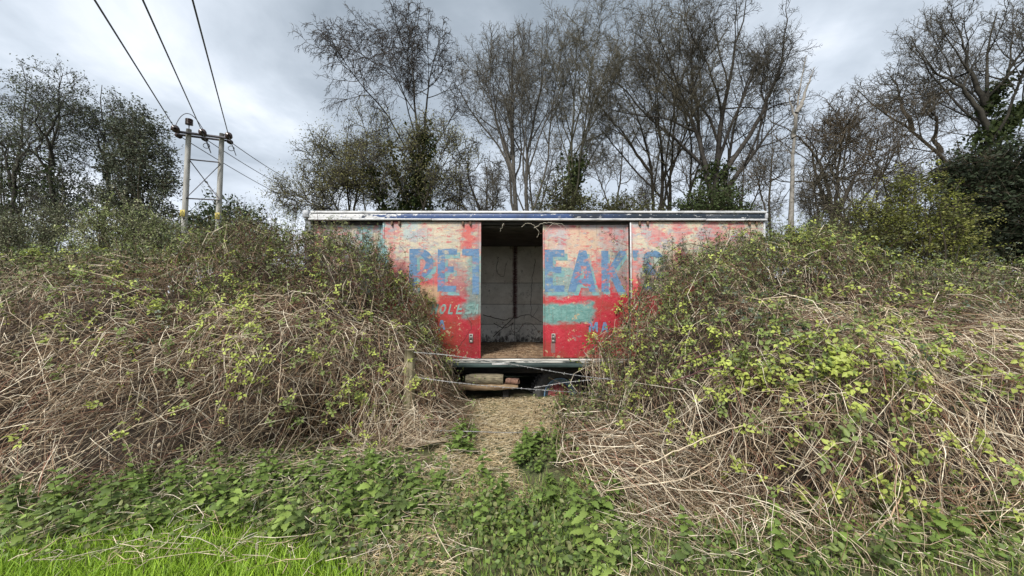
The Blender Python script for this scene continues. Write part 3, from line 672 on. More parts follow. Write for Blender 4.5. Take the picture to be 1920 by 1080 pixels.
TREES = {}
def tree(name, label, cat, Y, trunks, r0, limbs, crown_w, seed, t0=.35, ang=.75, trop=.06, tw=(7, 6, 4, 2), bark=(.075, .065, .05), twig=(.10, .09, .07),
         leaf=None, ivy=None, group=None, wb=.11, droop=0.0, base_y=None, K=(16, 9, 5, 4, 2, 2), top=.45, depth_jit=.5, fan=0.0, dome=None, tmin=.0065, leaf_n=2, leaf_jit=.12):
    """trunks: lists of photo pixel points, laid out on the tree's own distance Y (with some depth of their own)"""
    r = np.random.default_rng(seed)
    base = at(trunks[0][0][0], 540, Y); base[2] = 0
    T = []
    for pts in trunks:
        q = [at(px, py, Y) for px, py in pts]
        if pts[0][1] >= 540: q[0][2] = -.2
        Q, L = resample(q, K[0]); dv = np.cumsum(r.normal(0, .12, K[0])) * depth_jit; dv -= dv[0]
        if T:
            q0 = T[0][0]; Q[:, 1] += q0[np.argmin(np.abs(q0[:, 0] - Q[0, 0]) * .5 + np.abs(q0[:, 2] - Q[0, 2])), 1] - Y
        Q[:, 1] += dv; Q[1:, 0] += r.normal(0, .03, K[0] - 1) * L * .08
        T.append((Q, L))
    rr = np.array([r0 * (1 if k == 0 else (.8 if trunks[k][0][1] > 530 else .5)) for k in range(len(T))])
    P = np.stack([q for q, _ in T]); L = np.array([l for _, l in T])
    R = rr[:, None] * (np.linspace(1, 0, K[0])[None] ** 1.15 * .92 + .08); R[0, 0] *= 1.25
    lv = [dict(P=P, L=L, R=R)]
    ztop = P[:, :, 2].max(); zc = ztop * t0
    def l1(Lp, t, pos, d):
        q = np.clip((pos[:, 2] - zc) / (ztop - zc + 1e-6), 0, 1); return crown_w * (1.12 - (1 - top) * q) * np.sqrt(np.clip(1.02 - (2 * np.abs(q - .42)) ** 2.6 * .7, .12, 1))
    if fan: l1 = lambda Lp, t, pos, d: np.maximum(fan * (ztop * 1.06 - pos[:, 2]), 1.1)
    if dome:      # limbs reach out to a rounded crown
        cx, cy, rx, ry = dome; cen = at(cx, cy, Y); cen[1] = base[1]; rd = np.array([rx, rx, ry]) * Y / F
        def l1(Lp, t, pos, d):
            e = unit(d + np.array([0, 0, .35])); o = (pos - cen) / rd; q = e / rd; a = (q * q).sum(1); b = (o * q).sum(1); c = (o * o).sum(1) - 1
            return np.clip((-b + np.sqrt(np.maximum(b * b - a * c, 0))) / a, .6, 9)
    lv.append(grow(lv[0], limbs, t0, .98, ang, l1, K[1], wb, trop, .62, r, .012))
    cf = (.34, .5, .6, .6) if fan else (.62, .62, .62, .6)
    for k, n in enumerate(tw):
        tp = trop if k < 1 else trop * .5 - droop * (k > 0) * (1 + .6 * k)
        lv.append(grow(lv[-1], n, (.34 if fan else .18) if k == 0 else .15, 1.0, .78 if k < 2 else .7, lambda Lp, t, pos, d, k=k: np.maximum(Lp * cf[k] * ((1.1 - .45 * t) if fan else (1.15 - .6 * t)), .12), K[2 + k], wb * 1.25, tp, .6, r, tmin * (2.2 if k == 0 else (1.4 if k == 1 else 1))))
    root = bpy.data.objects.new(name, None); COL.objects.link(root); root.location = base; tag(root, label, cat, group)
    j = Join()
    bark = np.array(bark) * .72; twig = np.array(twig) * .72
    for q, s in ((lv[0], 8), (lv[1], 5)):
        c = np.array(bark)[None] * r.uniform(.75, 1.3, (len(q['P']), 1)); j.tube(q['P'] - base, q['R'], s, c)
    j.build('trunk', M_BARK, root, col=True, smooth=True)
    j = Join()
    for q in lv[2:]:
        c = np.array(twig)[None] * r.uniform(.6, 1.5, (len(q['P']), 1)); j.tube(q['P'] - base, q['R'], 3, c, True)
    if leaf:
        tips = lv[-1]['P'][:, 1:].reshape(-1, 3); n = int(leaf_n * len(lv[-1]['P'])); pk = tips[r.integers(0, len(tips), n)] - base
        leaf_quads(j, pk, leaf[0], leaf[1], r, leaf_jit)
    j.build('crown', M_BARK if not leaf else M_TREELEAF, root, col=True)
    if ivy:
        j = Join()
        for (ti, a, b, rad, n) in ivy:
            if ti < len(T): Q = T[ti][0]
            f = r.uniform(a, b, n) * (K[0] - 1); i0 = np.minimum(f.astype(int), K[0] - 2); fr = (f - i0)[:, None]; p = Q[i0] * (1 - fr) + Q[i0 + 1] * fr
            g = unit(r.normal(size=(n, 3))) * (rad * r.uniform(.15, 1, (n, 1)) ** .5) * (1 + .45 * np.sin(f * 3.1 + ti)[:, None]) * np.array([1, 1, .8]); leaf_quads(j, p + g - base, .16, [(.028, .042, .014), (.045, .065, .02), (.06, .075, .025)], r, .05)
        j.build('ivy', M_TREELEAF, root, col=True)
    TREES[label] = root
    return root

OLIVE = [(.17, .16, .06), (.22, .21, .08), (.12, .115, .05)]
G = 'bare trees behind the lorry'
tree('birch_tree', 'tall birch with fine drooping twigs, top left of the bare trees', 'tree', 15, [[(795, 560), (798, 400), (790, 300), (776, 215), (770, 120), (772, 60), (786, 6)], [(790, 310), (797, 240), (806, 160), (822, 90), (832, 60)]],
     .12, 19, 2.4, 1, t0=.44, ang=.95, trop=.05, fan=.66, dome=(742, 185, 128, 178), tw=(9, 5, 4, 2), droop=.13, bark=(.07, .065, .06), twig=(.075, .065, .058), top=.25, ivy=[(0, .22, .5, .55, 1500)], group=G, K=(18, 10, 6, 4, 3, 2))
tree('willow_tree', 'round budding willow scrub at the left end of the lorry', 'tree', 12, [[(650, 560), (640, 420), (610, 330), (595, 300)], [(655, 500), (650, 380), (645, 290), (650, 235)], [(655, 480), (675, 360), (690, 270), (700, 222)], [(640, 470), (612, 400), (590, 370)]],
     .10, 9, 1.25, 2, t0=.3, ang=.7, trop=.03, tw=(7, 6, 4), leaf=(.04, OLIVE), group=G, top=.8, leaf_n=3.2)
tree('willow_tree', 'ivy-grown budding willow in front of the birch', 'tree', 12.5, [[(770, 560), (768, 420), (745, 320), (728, 235)], [(775, 520), (785, 360), (800, 280), (808, 240)], [(775, 480), (815, 350), (840, 290)], [(765, 470), (710, 350), (690, 300)]],
     .11, 9, 1.25, 3, t0=.3, ang=.75, trop=.03, tw=(7, 6, 4), leaf=(.04, OLIVE), ivy=[(1, .4, .95, .42, 900), (0, .3, .9, .3, 600), (3, .3, .9, .3, 400)], group=G, top=.8, leaf_n=3)
tree('hawthorn_tree', 'crooked dark thorn tree between the birch and the first ash', 'tree', 13, [[(930, 560), (915, 420), (880, 350), (868, 300), (890, 262)], [(905, 540), (905, 420), (918, 340), (905, 290)], [(925, 470), (870, 385), (838, 370), (812, 385)]],
     .12, 8, 1.1, 4, t0=.35, ang=.8, trop=.0, tw=(6, 6, 3), wb=.22, leaf=(.04, OLIVE), group=G, top=.8, leaf_n=.6)
tree('ash_tree', 'tall twin-stemmed ash with a dome of upright twigs', 'tree', 18, [[(965, 560), (968, 400), (962, 300), (958, 200), (965, 60)], [(985, 560), (988, 400), (986, 290), (1010, 180), (1030, 62)], [(963, 330), (935, 240), (912, 160), (898, 110)]],
     .19, 14, 2.1, 5, t0=.36, ang=.48, trop=.07, fan=.56, dome=(975, 215, 108, 172), tw=(9, 6, 5, 2), bark=(.10, .092, .08), twig=(.105, .096, .075), group=G, top=.7)
tree('ash_tree', 'slim ivy-stemmed ash with twigs like a broom beside the doorway', 'tree', 17, [[(1075, 560), (1075, 300), (1078, 180), (1082, 55)], [(1076, 370), (1100, 230), (1115, 110)]],
     .14, 15, 1.55, 6, t0=.3, ang=.42, trop=.07, fan=.5, dome=(1082, 220, 68, 168), tw=(8, 6, 5, 2), bark=(.09, .085, .06), twig=(.115, .105, .075), ivy=[(0, .15, .58, .55, 1900), (1, 0, .3, .35, 500)], group=G, top=.7)
tree('oak_tree', 'olive-tinged group of bare stems left of the tallest tree', 'tree', 19, [[(1240, 560), (1241, 330), (1236, 200), (1215, 95)], [(1226, 560), (1222, 300), (1180, 190), (1140, 110)], [(1250, 540), (1256, 320), (1262, 200), (1250, 80)], [(1223, 330), (1160, 250), (1110, 190)]],
     .17, 11, 2.0, 7, t0=.28, ang=.6, trop=.05, fan=.48, dome=(1178, 255, 105, 165), tw=(8, 6, 5, 2), twig=(.11, .098, .068), group=G, top=.75)
tree('oak_tree', 'tallest dark spreading oak with an ivy-covered foot', 'tree', 17, [[(1335, 560), (1335, 310), (1350, 220), (1372, 120), (1400, 0)], [(1335, 420), (1312, 270), (1290, 150), (1272, 10)], [(1330, 380), (1296, 240), (1240, 140), (1195, 80)], [(1342, 340), (1410, 240), (1450, 140), (1462, 10)], [(1345, 370), (1400, 300), (1440, 240), (1470, 220)]],
     .24, 11, 2.0, 8, t0=.3, ang=.65, trop=.05, fan=.5, dome=(1318, 195, 165, 200), tw=(8, 6, 5, 2), bark=(.065, .058, .05), twig=(.075, .068, .052), ivy=[(0, .18, .5, .75, 2900)], group=G, top=.75)
tree('oak_tree', 'thin crooked bare tree just left of the ivy foot', 'tree', 20, [[(1290, 560), (1288, 380), (1300, 280), (1278, 190), (1285, 120)], [(1289, 370), (1320, 270), (1330, 200)]],
     .12, 9, 1.5, 9, t0=.35, ang=.75, tw=(7, 5, 3), group=G)
tree('birch_snag', 'pale dead birch trunk with broken forked top', 'tree', 13, [[(1480, 560), (1484, 430), (1488, 300), (1487, 200), (1496, 150), (1503, 112)], [(1489, 215), (1508, 185), (1518, 150), (1531, 122)], [(1486, 260), (1474, 210), (1462, 180)]],
     .15, 5, .32, 10, t0=.55, ang=.7, trop=.1, tw=(3, 2), bark=(.27, .25, .22), twig=(.15, .13, .1), wb=.2, group=G)
tree('oak_tree', 'low wide bare tree spreading right of the pale dead trunk', 'tree', 14, [[(1565, 560), (1568, 400), (1545, 290), (1500, 240), (1450, 225)], [(1568, 420), (1580, 300), (1590, 220), (1585, 185)], [(1566, 430), (1600, 340), (1640, 290), (1690, 280)], [(1566, 400), (1530, 300), (1540, 220)]],
     .15, 10, 1.7, 11, t0=.25, ang=.8, trop=.03, dome=(1560, 320, 115, 135), tw=(7, 6, 4), twig=(.095, .076, .052), wb=.2, group=G, top=.8)
tree('hawthorn_tree', 'tangled bare thorn tree at the right end of the lorry', 'tree', 10.5, [[(1610, 560), (1600, 430), (1560, 370), (1500, 350)], [(1612, 540), (1625, 400), (1650, 340), (1655, 300)], [(1605, 450), (1570, 400), (1540, 330), (1530, 300)]],
     .10, 9, .95, 12, t0=.25, ang=.85, trop=.0, tw=(7, 6, 3), twig=(.09, .078, .055), wb=.25, group=G, top=.8)
tree('oak_tree', 'oak leaning far left over the yellow-green bush', 'tree', 16, [[(1850, 560), (1810, 340), (1760, 275), (1700, 235), (1650, 200), (1612, 165)], [(1715, 245), (1680, 165), (1660, 130)], [(1770, 285), (1745, 210), (1720, 190)]],
     .19, 10, 1.5, 13, t0=.4, ang=.8, trop=.05, tw=(7, 6, 4), wb=.2, ivy=[(0, .32, .6, .5, 1500)], group=G, top=.8)
tree('oak_tree', 'big bare oak with ivy up its stem at the right edge', 'tree', 15, [[(1845, 560), (1838, 300), (1840, 190), (1852, 100), (1872, 20)], [(1838, 250), (1790, 170), (1745, 140), (1715, 95)], [(1840, 220), (1890, 130), (1935, 60)], [(1838, 270), (1900, 210), (1960, 170)], [(1840, 200), (1805, 110), (1790, 50)]],
     .22, 10, 1.9, 14, t0=.34, ang=.65, trop=.05, fan=.5, dome=(1835, 150, 195, 140), tw=(10, 7, 5, 1), bark=(.06, .055, .045), ivy=[(0, .3, .62, .6, 2600), (2, .0, .4, .35, 600), (3, .1, .6, .5, 900)], group=G, top=.75)

def bush(name, label, cat, Y, blobs, cols, n, leaf, seed, group=None, stems=20, jit=.04, colvar=.35, stemcol=(.06, .05, .035), flat=0.0, sub=14):
    """leafy shrub or evergreen: stems to many small sprays spread through lumpy volumes. blobs: px,py,rx,ry in photo pixels at Y"""
    r = np.random.default_rng(seed); base = at(blobs[0][0], 540, Y); base[2] = 0; k = Y / F
    root = bpy.data.objects.new(name, None); COL.objects.link(root); root.location = base; tag(root, label, cat, group)
    j = Join(); js = Join(); w_ = np.array([b[2] * b[3] for b in blobs], float); w_ /= w_.sum()
    ns = n // sub; bi = r.choice(len(blobs), ns, p=w_)
    c = np.stack([at(b[0], b[1], Y) for b in blobs]); rad = np.array([[b[2] * k, min(b[2], b[3]) * k * .9, b[3] * k] for b in blobs])
    d = unit(r.normal(size=(ns, 3))); q = c[bi] + d * rad[bi] * (r.uniform(.12, 1, (ns, 1)) ** .45) * (1 + .22 * r.normal(size=(ns, 1)))
    q[:, 2] = np.maximum(q[:, 2], .05)
    dr = unit(d + np.array([0, 0, .35]) + r.normal(0, .5, (ns, 3))); ln = leaf * r.uniform(1.5, 5, (ns, 1))
    P = (q[:, None] + dr[:, None] * ln[:, None] * np.linspace(-.6, .6, sub)[None, :, None]).reshape(-1, 3)
    tone = np.repeat(r.uniform(.6, 1.45, ns), sub)[:, None]; cc = np.array(cols)[np.repeat(r.integers(0, len(cols), ns), sub)] * tone
    m = len(P); p = P + r.normal(0, jit, P.shape) + r.normal(0, leaf * .5, P.shape); a = unit(r.normal(size=(m, 3)) * np.array([1, 1, 1 - flat])); b = unit(np.cross(a, r.normal(size=(m, 3)))); s = leaf * r.uniform(.6, 1.3, (m, 1)); nn = np.cross(a, b)
    V = np.stack([p - a * s * .5, p + b * s * .27 + nn * s * .08, p + a * s * .5, p - b * s * .27 + nn * s * .08], 1).reshape(-1, 3) - base
    j.add(V, np.arange(4 * m).reshape(m, 4), np.repeat(cc, 4, 0)); j.build('crown', M_TREELEAF, root, col=True)
    # stems
    tgt = q[r.integers(0, ns, stems)]; t = np.linspace(0, 1, 8)[None, :, None]; st = base + r.normal(0, .25, (stems, 3)) * np.array([1, 1, 0]); 
    S = st[:, None] * (1 - t) + tgt[:, None] * t; S[:, 1:-1] += r.normal(0, .06, (stems, 6, 3)); S[:, :, :2] += (np.sin(t * math.pi) * -.25 * (tgt - st)[:, None])[:, :, :2]
    R = np.broadcast_to(np.linspace(.05, .008, 8)[None] * min(1.5, Y / 12), (stems, 8)); js.tube(S - base, R, 5, np.array(stemcol)[None] * r.uniform(.7, 1.3, (stems, 1)))
    tw = np.stack([q - dr * ln * 1.2, q, q + dr * ln * .9], 1); js.tube(tw - base, np.broadcast_to(np.array([.009, .007, .004])[None] * Y / 14, (ns, 3)), 3, np.array(stemcol)[None] * r.uniform(.7, 1.5, (ns, 1)))
    js.build('trunk', M_BARK, root, col=True)
    return root
DG = [(.09, .105, .07), (.125, .14, .09), (.07, .08, .055)]
EVG = 'dark trees on the left skyline'
def loose_tree(label, Y, trunks, seed, w, n):
    return tree('ivy_clad_tree', label, 'tree', Y, trunks, .17, 12, w, seed, t0=.22, ang=.8, trop=.05, tw=(6, 5, 4), leaf=(.10, DG), leaf_n=n, leaf_jit=.13, group=EVG, top=.7, depth_jit=1.0,
                ivy=[(0, .1, .7, .5, 700)], bark=(.06, .055, .045), twig=(.09, .08, .065))
loose_tree('thin-topped dark tree at the far left edge', 21, [[(10, 560), (14, 330), (18, 210), (22, 112)], [(13, 360), (-30, 240), (-60, 170)], [(14, 330), (50, 230), (62, 165)]], 31, 2.0, .9)
loose_tree('second dark tree from the left edge with loose crown', 20, [[(95, 560), (105, 330), (115, 220), (118, 138)], [(104, 370), (75, 260), (78, 180)], [(108, 320), (140, 230), (148, 165)]], 32, 1.8, 1.1)
loose_tree('dark tree between the loose crown and the dense one', 21.5, [[(200, 560), (196, 330), (190, 230), (188, 158)], [(198, 360), (170, 270), (165, 200)], [(196, 330), (222, 240), (215, 180)]], 33, 1.7, 1.5)
bush('ivy_clad_tree', 'dense blackish tree nearest the twin poles', 'tree', 20, [(255, 215, 24, 24), (232, 245, 30, 26), (285, 250, 30, 28), (258, 275, 46, 34), (305, 292, 28, 26), (218, 300, 40, 34), (272, 330, 56, 40), (315, 345, 24, 26), (225, 370, 46, 40), (275, 400, 62, 45), (300, 440, 44, 40)], DG, 19000, .125, 34, EVG, 40, .08, flat=.35, sub=16)
bush('ivy_clad_tree', 'low dark tree filling in behind the pale willows', 'tree', 23, [(30, 330, 60, 50), (100, 350, 60, 45), (60, 400, 90, 50), (150, 380, 50, 40), (-20, 270, 50, 60)], DG, 9000, .14, 36, EVG, 34, .08, flat=.3, sub=16)
PW = [(.26, .30, .12), (.34, .36, .18), (.19, .23, .09), (.31, .30, .20)]
WG = 'pale willow bushes below the dark trees'
bush('willow_bush', 'pale green leafing willow bush left of the twin poles', 'bush', 10, [(225, 420, 70, 55), (215, 470, 95, 50), (180, 440, 60, 50), (260, 450, 60, 40)], PW, 11000, .05, 41, WG, 40, .03)
bush('willow_bush', 'small pale willow bush at the foot of the twin poles', 'bush', 10.5, [(320, 455, 60, 42), (370, 465, 50, 35), (290, 440, 40, 38)], PW, 6000, .05, 42, WG, 26, .03)
bush('willow_bush', 'greyer leafing willow bush at the left edge', 'bush', 10.5, [(60, 455, 80, 45), (10, 440, 60, 50), (110, 420, 55, 45)], [(.17, .17, .11), (.14, .16, .09), (.20, .21, .12)], 9000, .05, 43, WG, 40, .03)
bush('evergreen_bush', 'dark green bush behind the twin poles', 'bush', 21, [(445, 425, 55, 45), (400, 420, 50, 45), (490, 450, 50, 35), (375, 440, 45, 40), (440, 470, 90, 40)], [(.05, .075, .03), (.07, .10, .045), (.04, .055, .025)], 9000, .17, 44, None, 20, .08)
bush('yew_tree', 'dense dark evergreen at the right edge under the big oak', 'tree', 10.5, [(1850, 380, 85, 75), (1890, 320, 70, 60), (1820, 430, 70, 60), (1940, 400, 90, 110), (1890, 470, 110, 60), (1800, 330, 40, 45), (1975, 300, 60, 60)], [(.028, .038, .02), (.04, .055, .028), (.022, .03, .017)], 30000, .10, 45, None, 40, .04, flat=.5, sub=16)
bush('mossy_bush', 'yellow-green feathery bush in front of the dark evergreen', 'bush', 9, [(1730, 400, 75, 65), (1705, 345, 45, 32), (1790, 430, 70, 55), (1680, 440, 65, 55), (1740, 480, 110, 40), (1640, 420, 50, 50)], [(.20, .22, .045), (.15, .17, .04), (.23, .23, .07), (.11, .12, .045)], 16000, .055, 46, None, 60, .03, flat=.6, sub=18)
bush('thorn_bush', 'grey twiggy thorn bush behind the right hand brambles', 'bush', 9.5, [(1610, 420, 70, 55), (1560, 455, 70, 45), (1660, 460, 60, 45), (1520, 470, 50, 35)], [(.13, .14, .06), (.17, .17, .08), (.10, .105, .05)], 8000, .045, 47, None, 90, .03, sub=8)
bush('evergreen_bush', 'green holly bush at the foot of the tallest oak', 'bush', 15, [(1340, 390, 60, 40), (1300, 400, 40, 35), (1370, 410, 50, 30)], [(.045, .065, .02), (.06, .085, .03)], 7000, .10, 48, None, 10, .05)
bush('evergreen_bush', 'olive bush low behind the broom-like ash', 'bush', 14, [(1050, 380, 45, 50), (1085, 400, 60, 40), (1180, 395, 60, 35)], [(.07, .075, .03), (.09, .095, .04)], 6500, .09, 49, None, 10, .05)
bush('bramble_bush', 'olive leafy bramble hedge between the twin poles and the lorry', 'bush', 8.3, [(420, 490, 95, 34), (530, 500, 55, 34), (320, 500, 90, 32), (200, 505, 110, 30), (60, 510, 120, 30)], [(.15, .165, .06), (.075, .09, .035), (.20, .24, .08), (.14, .13, .07)], 9000, .05, 50, None, 40, .04, sub=10)
# thin trees further back: two prototypes, then copies of trunk and crown
protos = [tree('bare_tree', 'distant bare tree seen between the nearer trunks', 'tree', 28, [[(1000, 560), (1002, 420), (990, 320), (1000, 230)], [(1001, 430), (1030, 330), (1040, 270)], [(1000, 440), (960, 340), (950, 290)]], .17, 10, 2.4, 61, t0=.25, tw=(7, 6, 4), group='distant bare trees', tmin=.009, wb=.18),
          tree('bare_tree', 'distant bare tree seen between the nearer trunks', 'tree', 30, [[(1150, 560), (1152, 400), (1165, 300), (1160, 215)], [(1152, 420), (1120, 330), (1105, 280)]], .17, 11, 2.4, 62, t0=.25, tw=(7, 6, 4), group='distant bare trees', tmin=.009, wb=.18)]
rr_ = np.random.default_rng(77)
for k, (px, Y, s) in enumerate(((610, 30, .7), (690, 33, .95), (760, 28, .85), (850, 34, 1.0), (920, 30, .9), (1060, 34, 1.1), (1230, 31, 1.0), (1300, 34, 1.15), (1390, 29, 1.0), (1450, 33, 1.1), (1540, 31, 1.0), (1620, 34, .95), (1700, 29, .9), (1790, 33, 1.1), (645, 26, .55), (880, 26, .6), (1020, 27, .65), (1180, 27, .6), (1420, 26, .6), (1520, 26, .65), (1660, 26, .6))):
    p = protos[k % 2]; o = p.copy(); COL.objects.link(o); a = at(px, 540, Y); o.location = (a[0], Y, 0); o.scale = (s, s, s); o.rotation_euler.z = rr_.uniform(0, 6.28)
    for ch in list(p.children): c = ch.copy(); COL.objects.link(c); c.parent = o

# ================================================================== BRAMBLES
class Mound:
    def __init__(s, X, h, yb, yt, seed, rough=.2): s.X, s.h, s.yb, s.yt, s.seed, s.rough = map(lambda q: np.array(q, float) if isinstance(q, (list, tuple)) else q, (X, h, yb, yt, seed, rough))
    def raw(s, X, v):
        h, yb, yt = (np.interp(X, s.X, q) for q in (s.h, s.yb, s.yt)); a = np.clip(v, 0, 1) * math.pi / 2; e = np.clip(v - 1, 0, 1)
        y = yb + (yt - yb) * (.55 * (1 - np.cos(a)) + .45 * np.clip(v, 0, 1)) + e * 3.5 * np.clip((h - .9) / .9, .04, 1); z = h * (.55 * np.sin(a) ** .85 + .45 * np.clip(v, 0, 1)) - e ** 2 * 1.2
        return np.stack([X + 0 * y, y, z], -1)
    def length(s, X): h, yb, yt = (np.interp(X, s.X, q) for q in (s.h, s.yb, s.yt)); return .75 * (h + yt - yb)
    def pos(s, X, v, off=0.0, fine=True):
        p = s.raw(X, v); du = s.raw(X + .05, v) - s.raw(X - .05, v); dv = s.raw(X, v + .03) - s.raw(X, v - .03); n = unit(np.cross(du, dv))
        n = np.where(np.isfinite(n), n, 0)
        b = s.rough * (1.25 * wob(X, v * s.length(X), s.seed, 1.9, 2) + (.7 * wob(X, v * s.length(X), s.seed + 9, 4.5, 3) if fine else 0))
        p = p + n * (np.asarray(off) + b)[..., None]
        ins = np.clip((p[..., 0] + 3.9) / .35, 0, 1) * np.clip((4.75 - p[..., 0]) / .4, 0, 1); p[..., 1] = np.where(p[..., 1] > 6.5, 6.5 + (p[..., 1] - 6.5) * (1 - ins), p[..., 1]); p[..., 2] = np.maximum(p[..., 2], .01)
        return p, n
LEFT = Mound([-14, -8, -6.1, -5, -4.4, -3.5, -2.9, -2.34, -2.0, -1.6, -1.29, -1.0, -.84], [2.2, 2.25, 2.28, 2.42, 2.46, 2.46, 2.40, 2.30, 2.16, 1.82, 1.5, .95, .3],
             [2.7, 2.9, 3.0, 3.2, 3.3, 3.55, 3.8, 4.1, 4.3, 4.5, 4.68, 4.85, 5.3], [7.2, 6.9, 6.5, 6.2, 6.1, 6.0, 6.0, 6.0, 6.05, 6.1, 6.15, 6.2, 6.3], 21)
RIGHT = Mound([.68, .86, 1.08, 1.37, 1.69, 2.01, 2.32, 2.7, 3.3, 3.86, 4.34, 4.8, 5.47, 6.35, 7.7, 14], [.2, .4, .68, .88, 1.25, 1.7, 2.08, 2.2, 2.28, 2.42, 2.5, 2.3, 2.05, 2.1, 2.12, 2.1],
              [4.1, 3.5, 2.95, 2.7, 2.6, 2.55, 2.55, 2.6, 2.65, 2.7, 2.75, 2.8, 2.9, 3.0, 3.1, 3.2], [4.5, 4.8, 5.2, 5.9, 6.0, 6.0, 6.0, 6.0, 6.0, 6.0, 6.1, 6.2, 6.3, 6.5, 6.8, 7], 22)
STEMC = np.array([(.56, .455, .32), (.74, .65, .50), (.23, .15, .09), (.13, .088, .062), (.26, .125, .085), (.33, .25, .165), (.07, .05, .038)])

def strands(M, x0, x1, v0, v1, n, L0, L1, rad, prob, r, off=(-.22, .06), down=.4, arch=.05, K=6, jit=.012, curve=.5, dirmean=-1.57, dirsd=.55, nz=.14):
    """stems creeping over the mound's surface, some hanging, some crossing"""
    X = r.uniform(x0, x1, n); v = r.uniform(v0, v1, n) ; L = r.uniform(L0, L1, n) * r.uniform(.6, 1, n); ML = np.maximum(M.length(X), .6)
    th = np.where(r.uniform(size=n) < down, r.normal(dirmean, dirsd, n), r.uniform(0, 6.28, n)); dth = r.normal(0, curve, n) / K
    o0 = r.uniform(off[0], off[1], n); st = L / (K - 1); pts = []; ar = r.uniform(.2, 1.7, n); mid = np.sin(np.linspace(0, math.pi, K))
    for k in range(K):
        p, nn = M.pos(X, np.clip(v, .0, 1.6), o0 + arch * mid[k] * ar, K < 8); pts.append(p + r.normal(0, jit, p.shape))
        X = np.clip(X + np.cos(th) * st, M.X[0] + .01, M.X[-1]); v = v + np.sin(th) * st / ML; th = th + dth + r.normal(0, nz, n)
    P = np.stack(pts, 1); C = STEMC[r.choice(len(STEMC), n, p=prob)] * r.uniform(.7, 1.25, (n, 1)) * (1 + .28 * wob(pts[0][:, 0], pts[0][:, 2] + pts[0][:, 1], M.seed + 4, 2.6, 3))[:, None]; rd = r.uniform(rad[0], rad[1], n)
    return P, rd[:, None] * np.linspace(1, .55, K)[None], C

def leaflet(l=1.0, w=.62, fold=.16):
    return np.array([(0, 0, 0), (.30 * l, w * .42, fold * .8), (.62 * l, w * .36, fold * .7), (l, 0, -.05), (.62 * l, -w * .36, fold * .7), (.30 * l, -w * .42, fold * .8), (.5 * l, 0, 0)]), np.array([(0, 6, 1), (1, 6, 2), (2, 6, 3), (3, 6, 4), (4, 6, 5), (5, 6, 0)])
def trifoliate():
    V, T = [], []; n = 0
    for a, l, o in ((0, 1.0, .35), (1.25, .8, .1), (-1.25, .8, .1)):
        v, t = leaflet(l); c, s = math.cos(a), math.sin(a); q = v.copy(); q[:, 0] = v[:, 0] * c - v[:, 1] * s + o * c; q[:, 1] = v[:, 0] * s + v[:, 1] * c + o * s
        V.append(q); T.append(t + n); n += 7
    return np.concatenate(V), np.concatenate(T)
TRI_V, TRI_T = trifoliate(); TRI_V = TRI_V / 1.35
def frames(nrm, r, spread=.6):
    n = len(nrm); z = unit(nrm + r.normal(0, spread, (n, 3))); x = unit(np.cross(z, r.normal(size=(n, 3)))); return np.stack([x, np.cross(z, x), z], -1)   # columns
def place(j, V, T, pos, Rm, s, C):
    W = pos[:, None] + np.einsum('nij,kj->nki', Rm, V) * s[:, None, None]; n, k = W.shape[:2]
    j.add(W.reshape(-1, 3), (T[None] + (np.arange(n) * k)[:, None, None]).reshape(-1, T.shape[1]), np.repeat(C, k, 0))
Q_V = np.array([(0, 0, 0), (.5, .3, .1), (1, 0, 0), (.5, -.3, .1)]); Q_T = np.array([(0, 3, 2, 1)])
LEAFC = {'young': np.array((.36, .41, .09)), 'mid': np.array((.17, .22, .06)), 'old': np.array((.045, .068, .03)), 'grey': np.array((.16, .19, .14)), 'olive': np.array((.15, .165, .06)), 'dead': np.array((.16, .085, .045))}
LEAFM = {k: solid_leaf('bramble_leaf_' + k, tuple(v)) for k, v in LEAFC.items()}
LEAFME = {}
for k in LEAFC:
    LEAFME[k] = mesh_from('leaf', TRI_V, TRI_T, LEAFM[k])

def leaf_objects(root, pos, Rm, s, kinds):
    base = np.array(root.matrix_basis.translation)
    for p, m, q, k in zip(pos, Rm, s, kinds):
        o = bpy.data.objects.new('leaf', LEAFME[k]); COL.objects.link(o); o.parent = root
        o.matrix_local = Matrix.Translation(p - base) @ Matrix(m.tolist()).to_4x4() @ Matrix.Scale(q, 4)

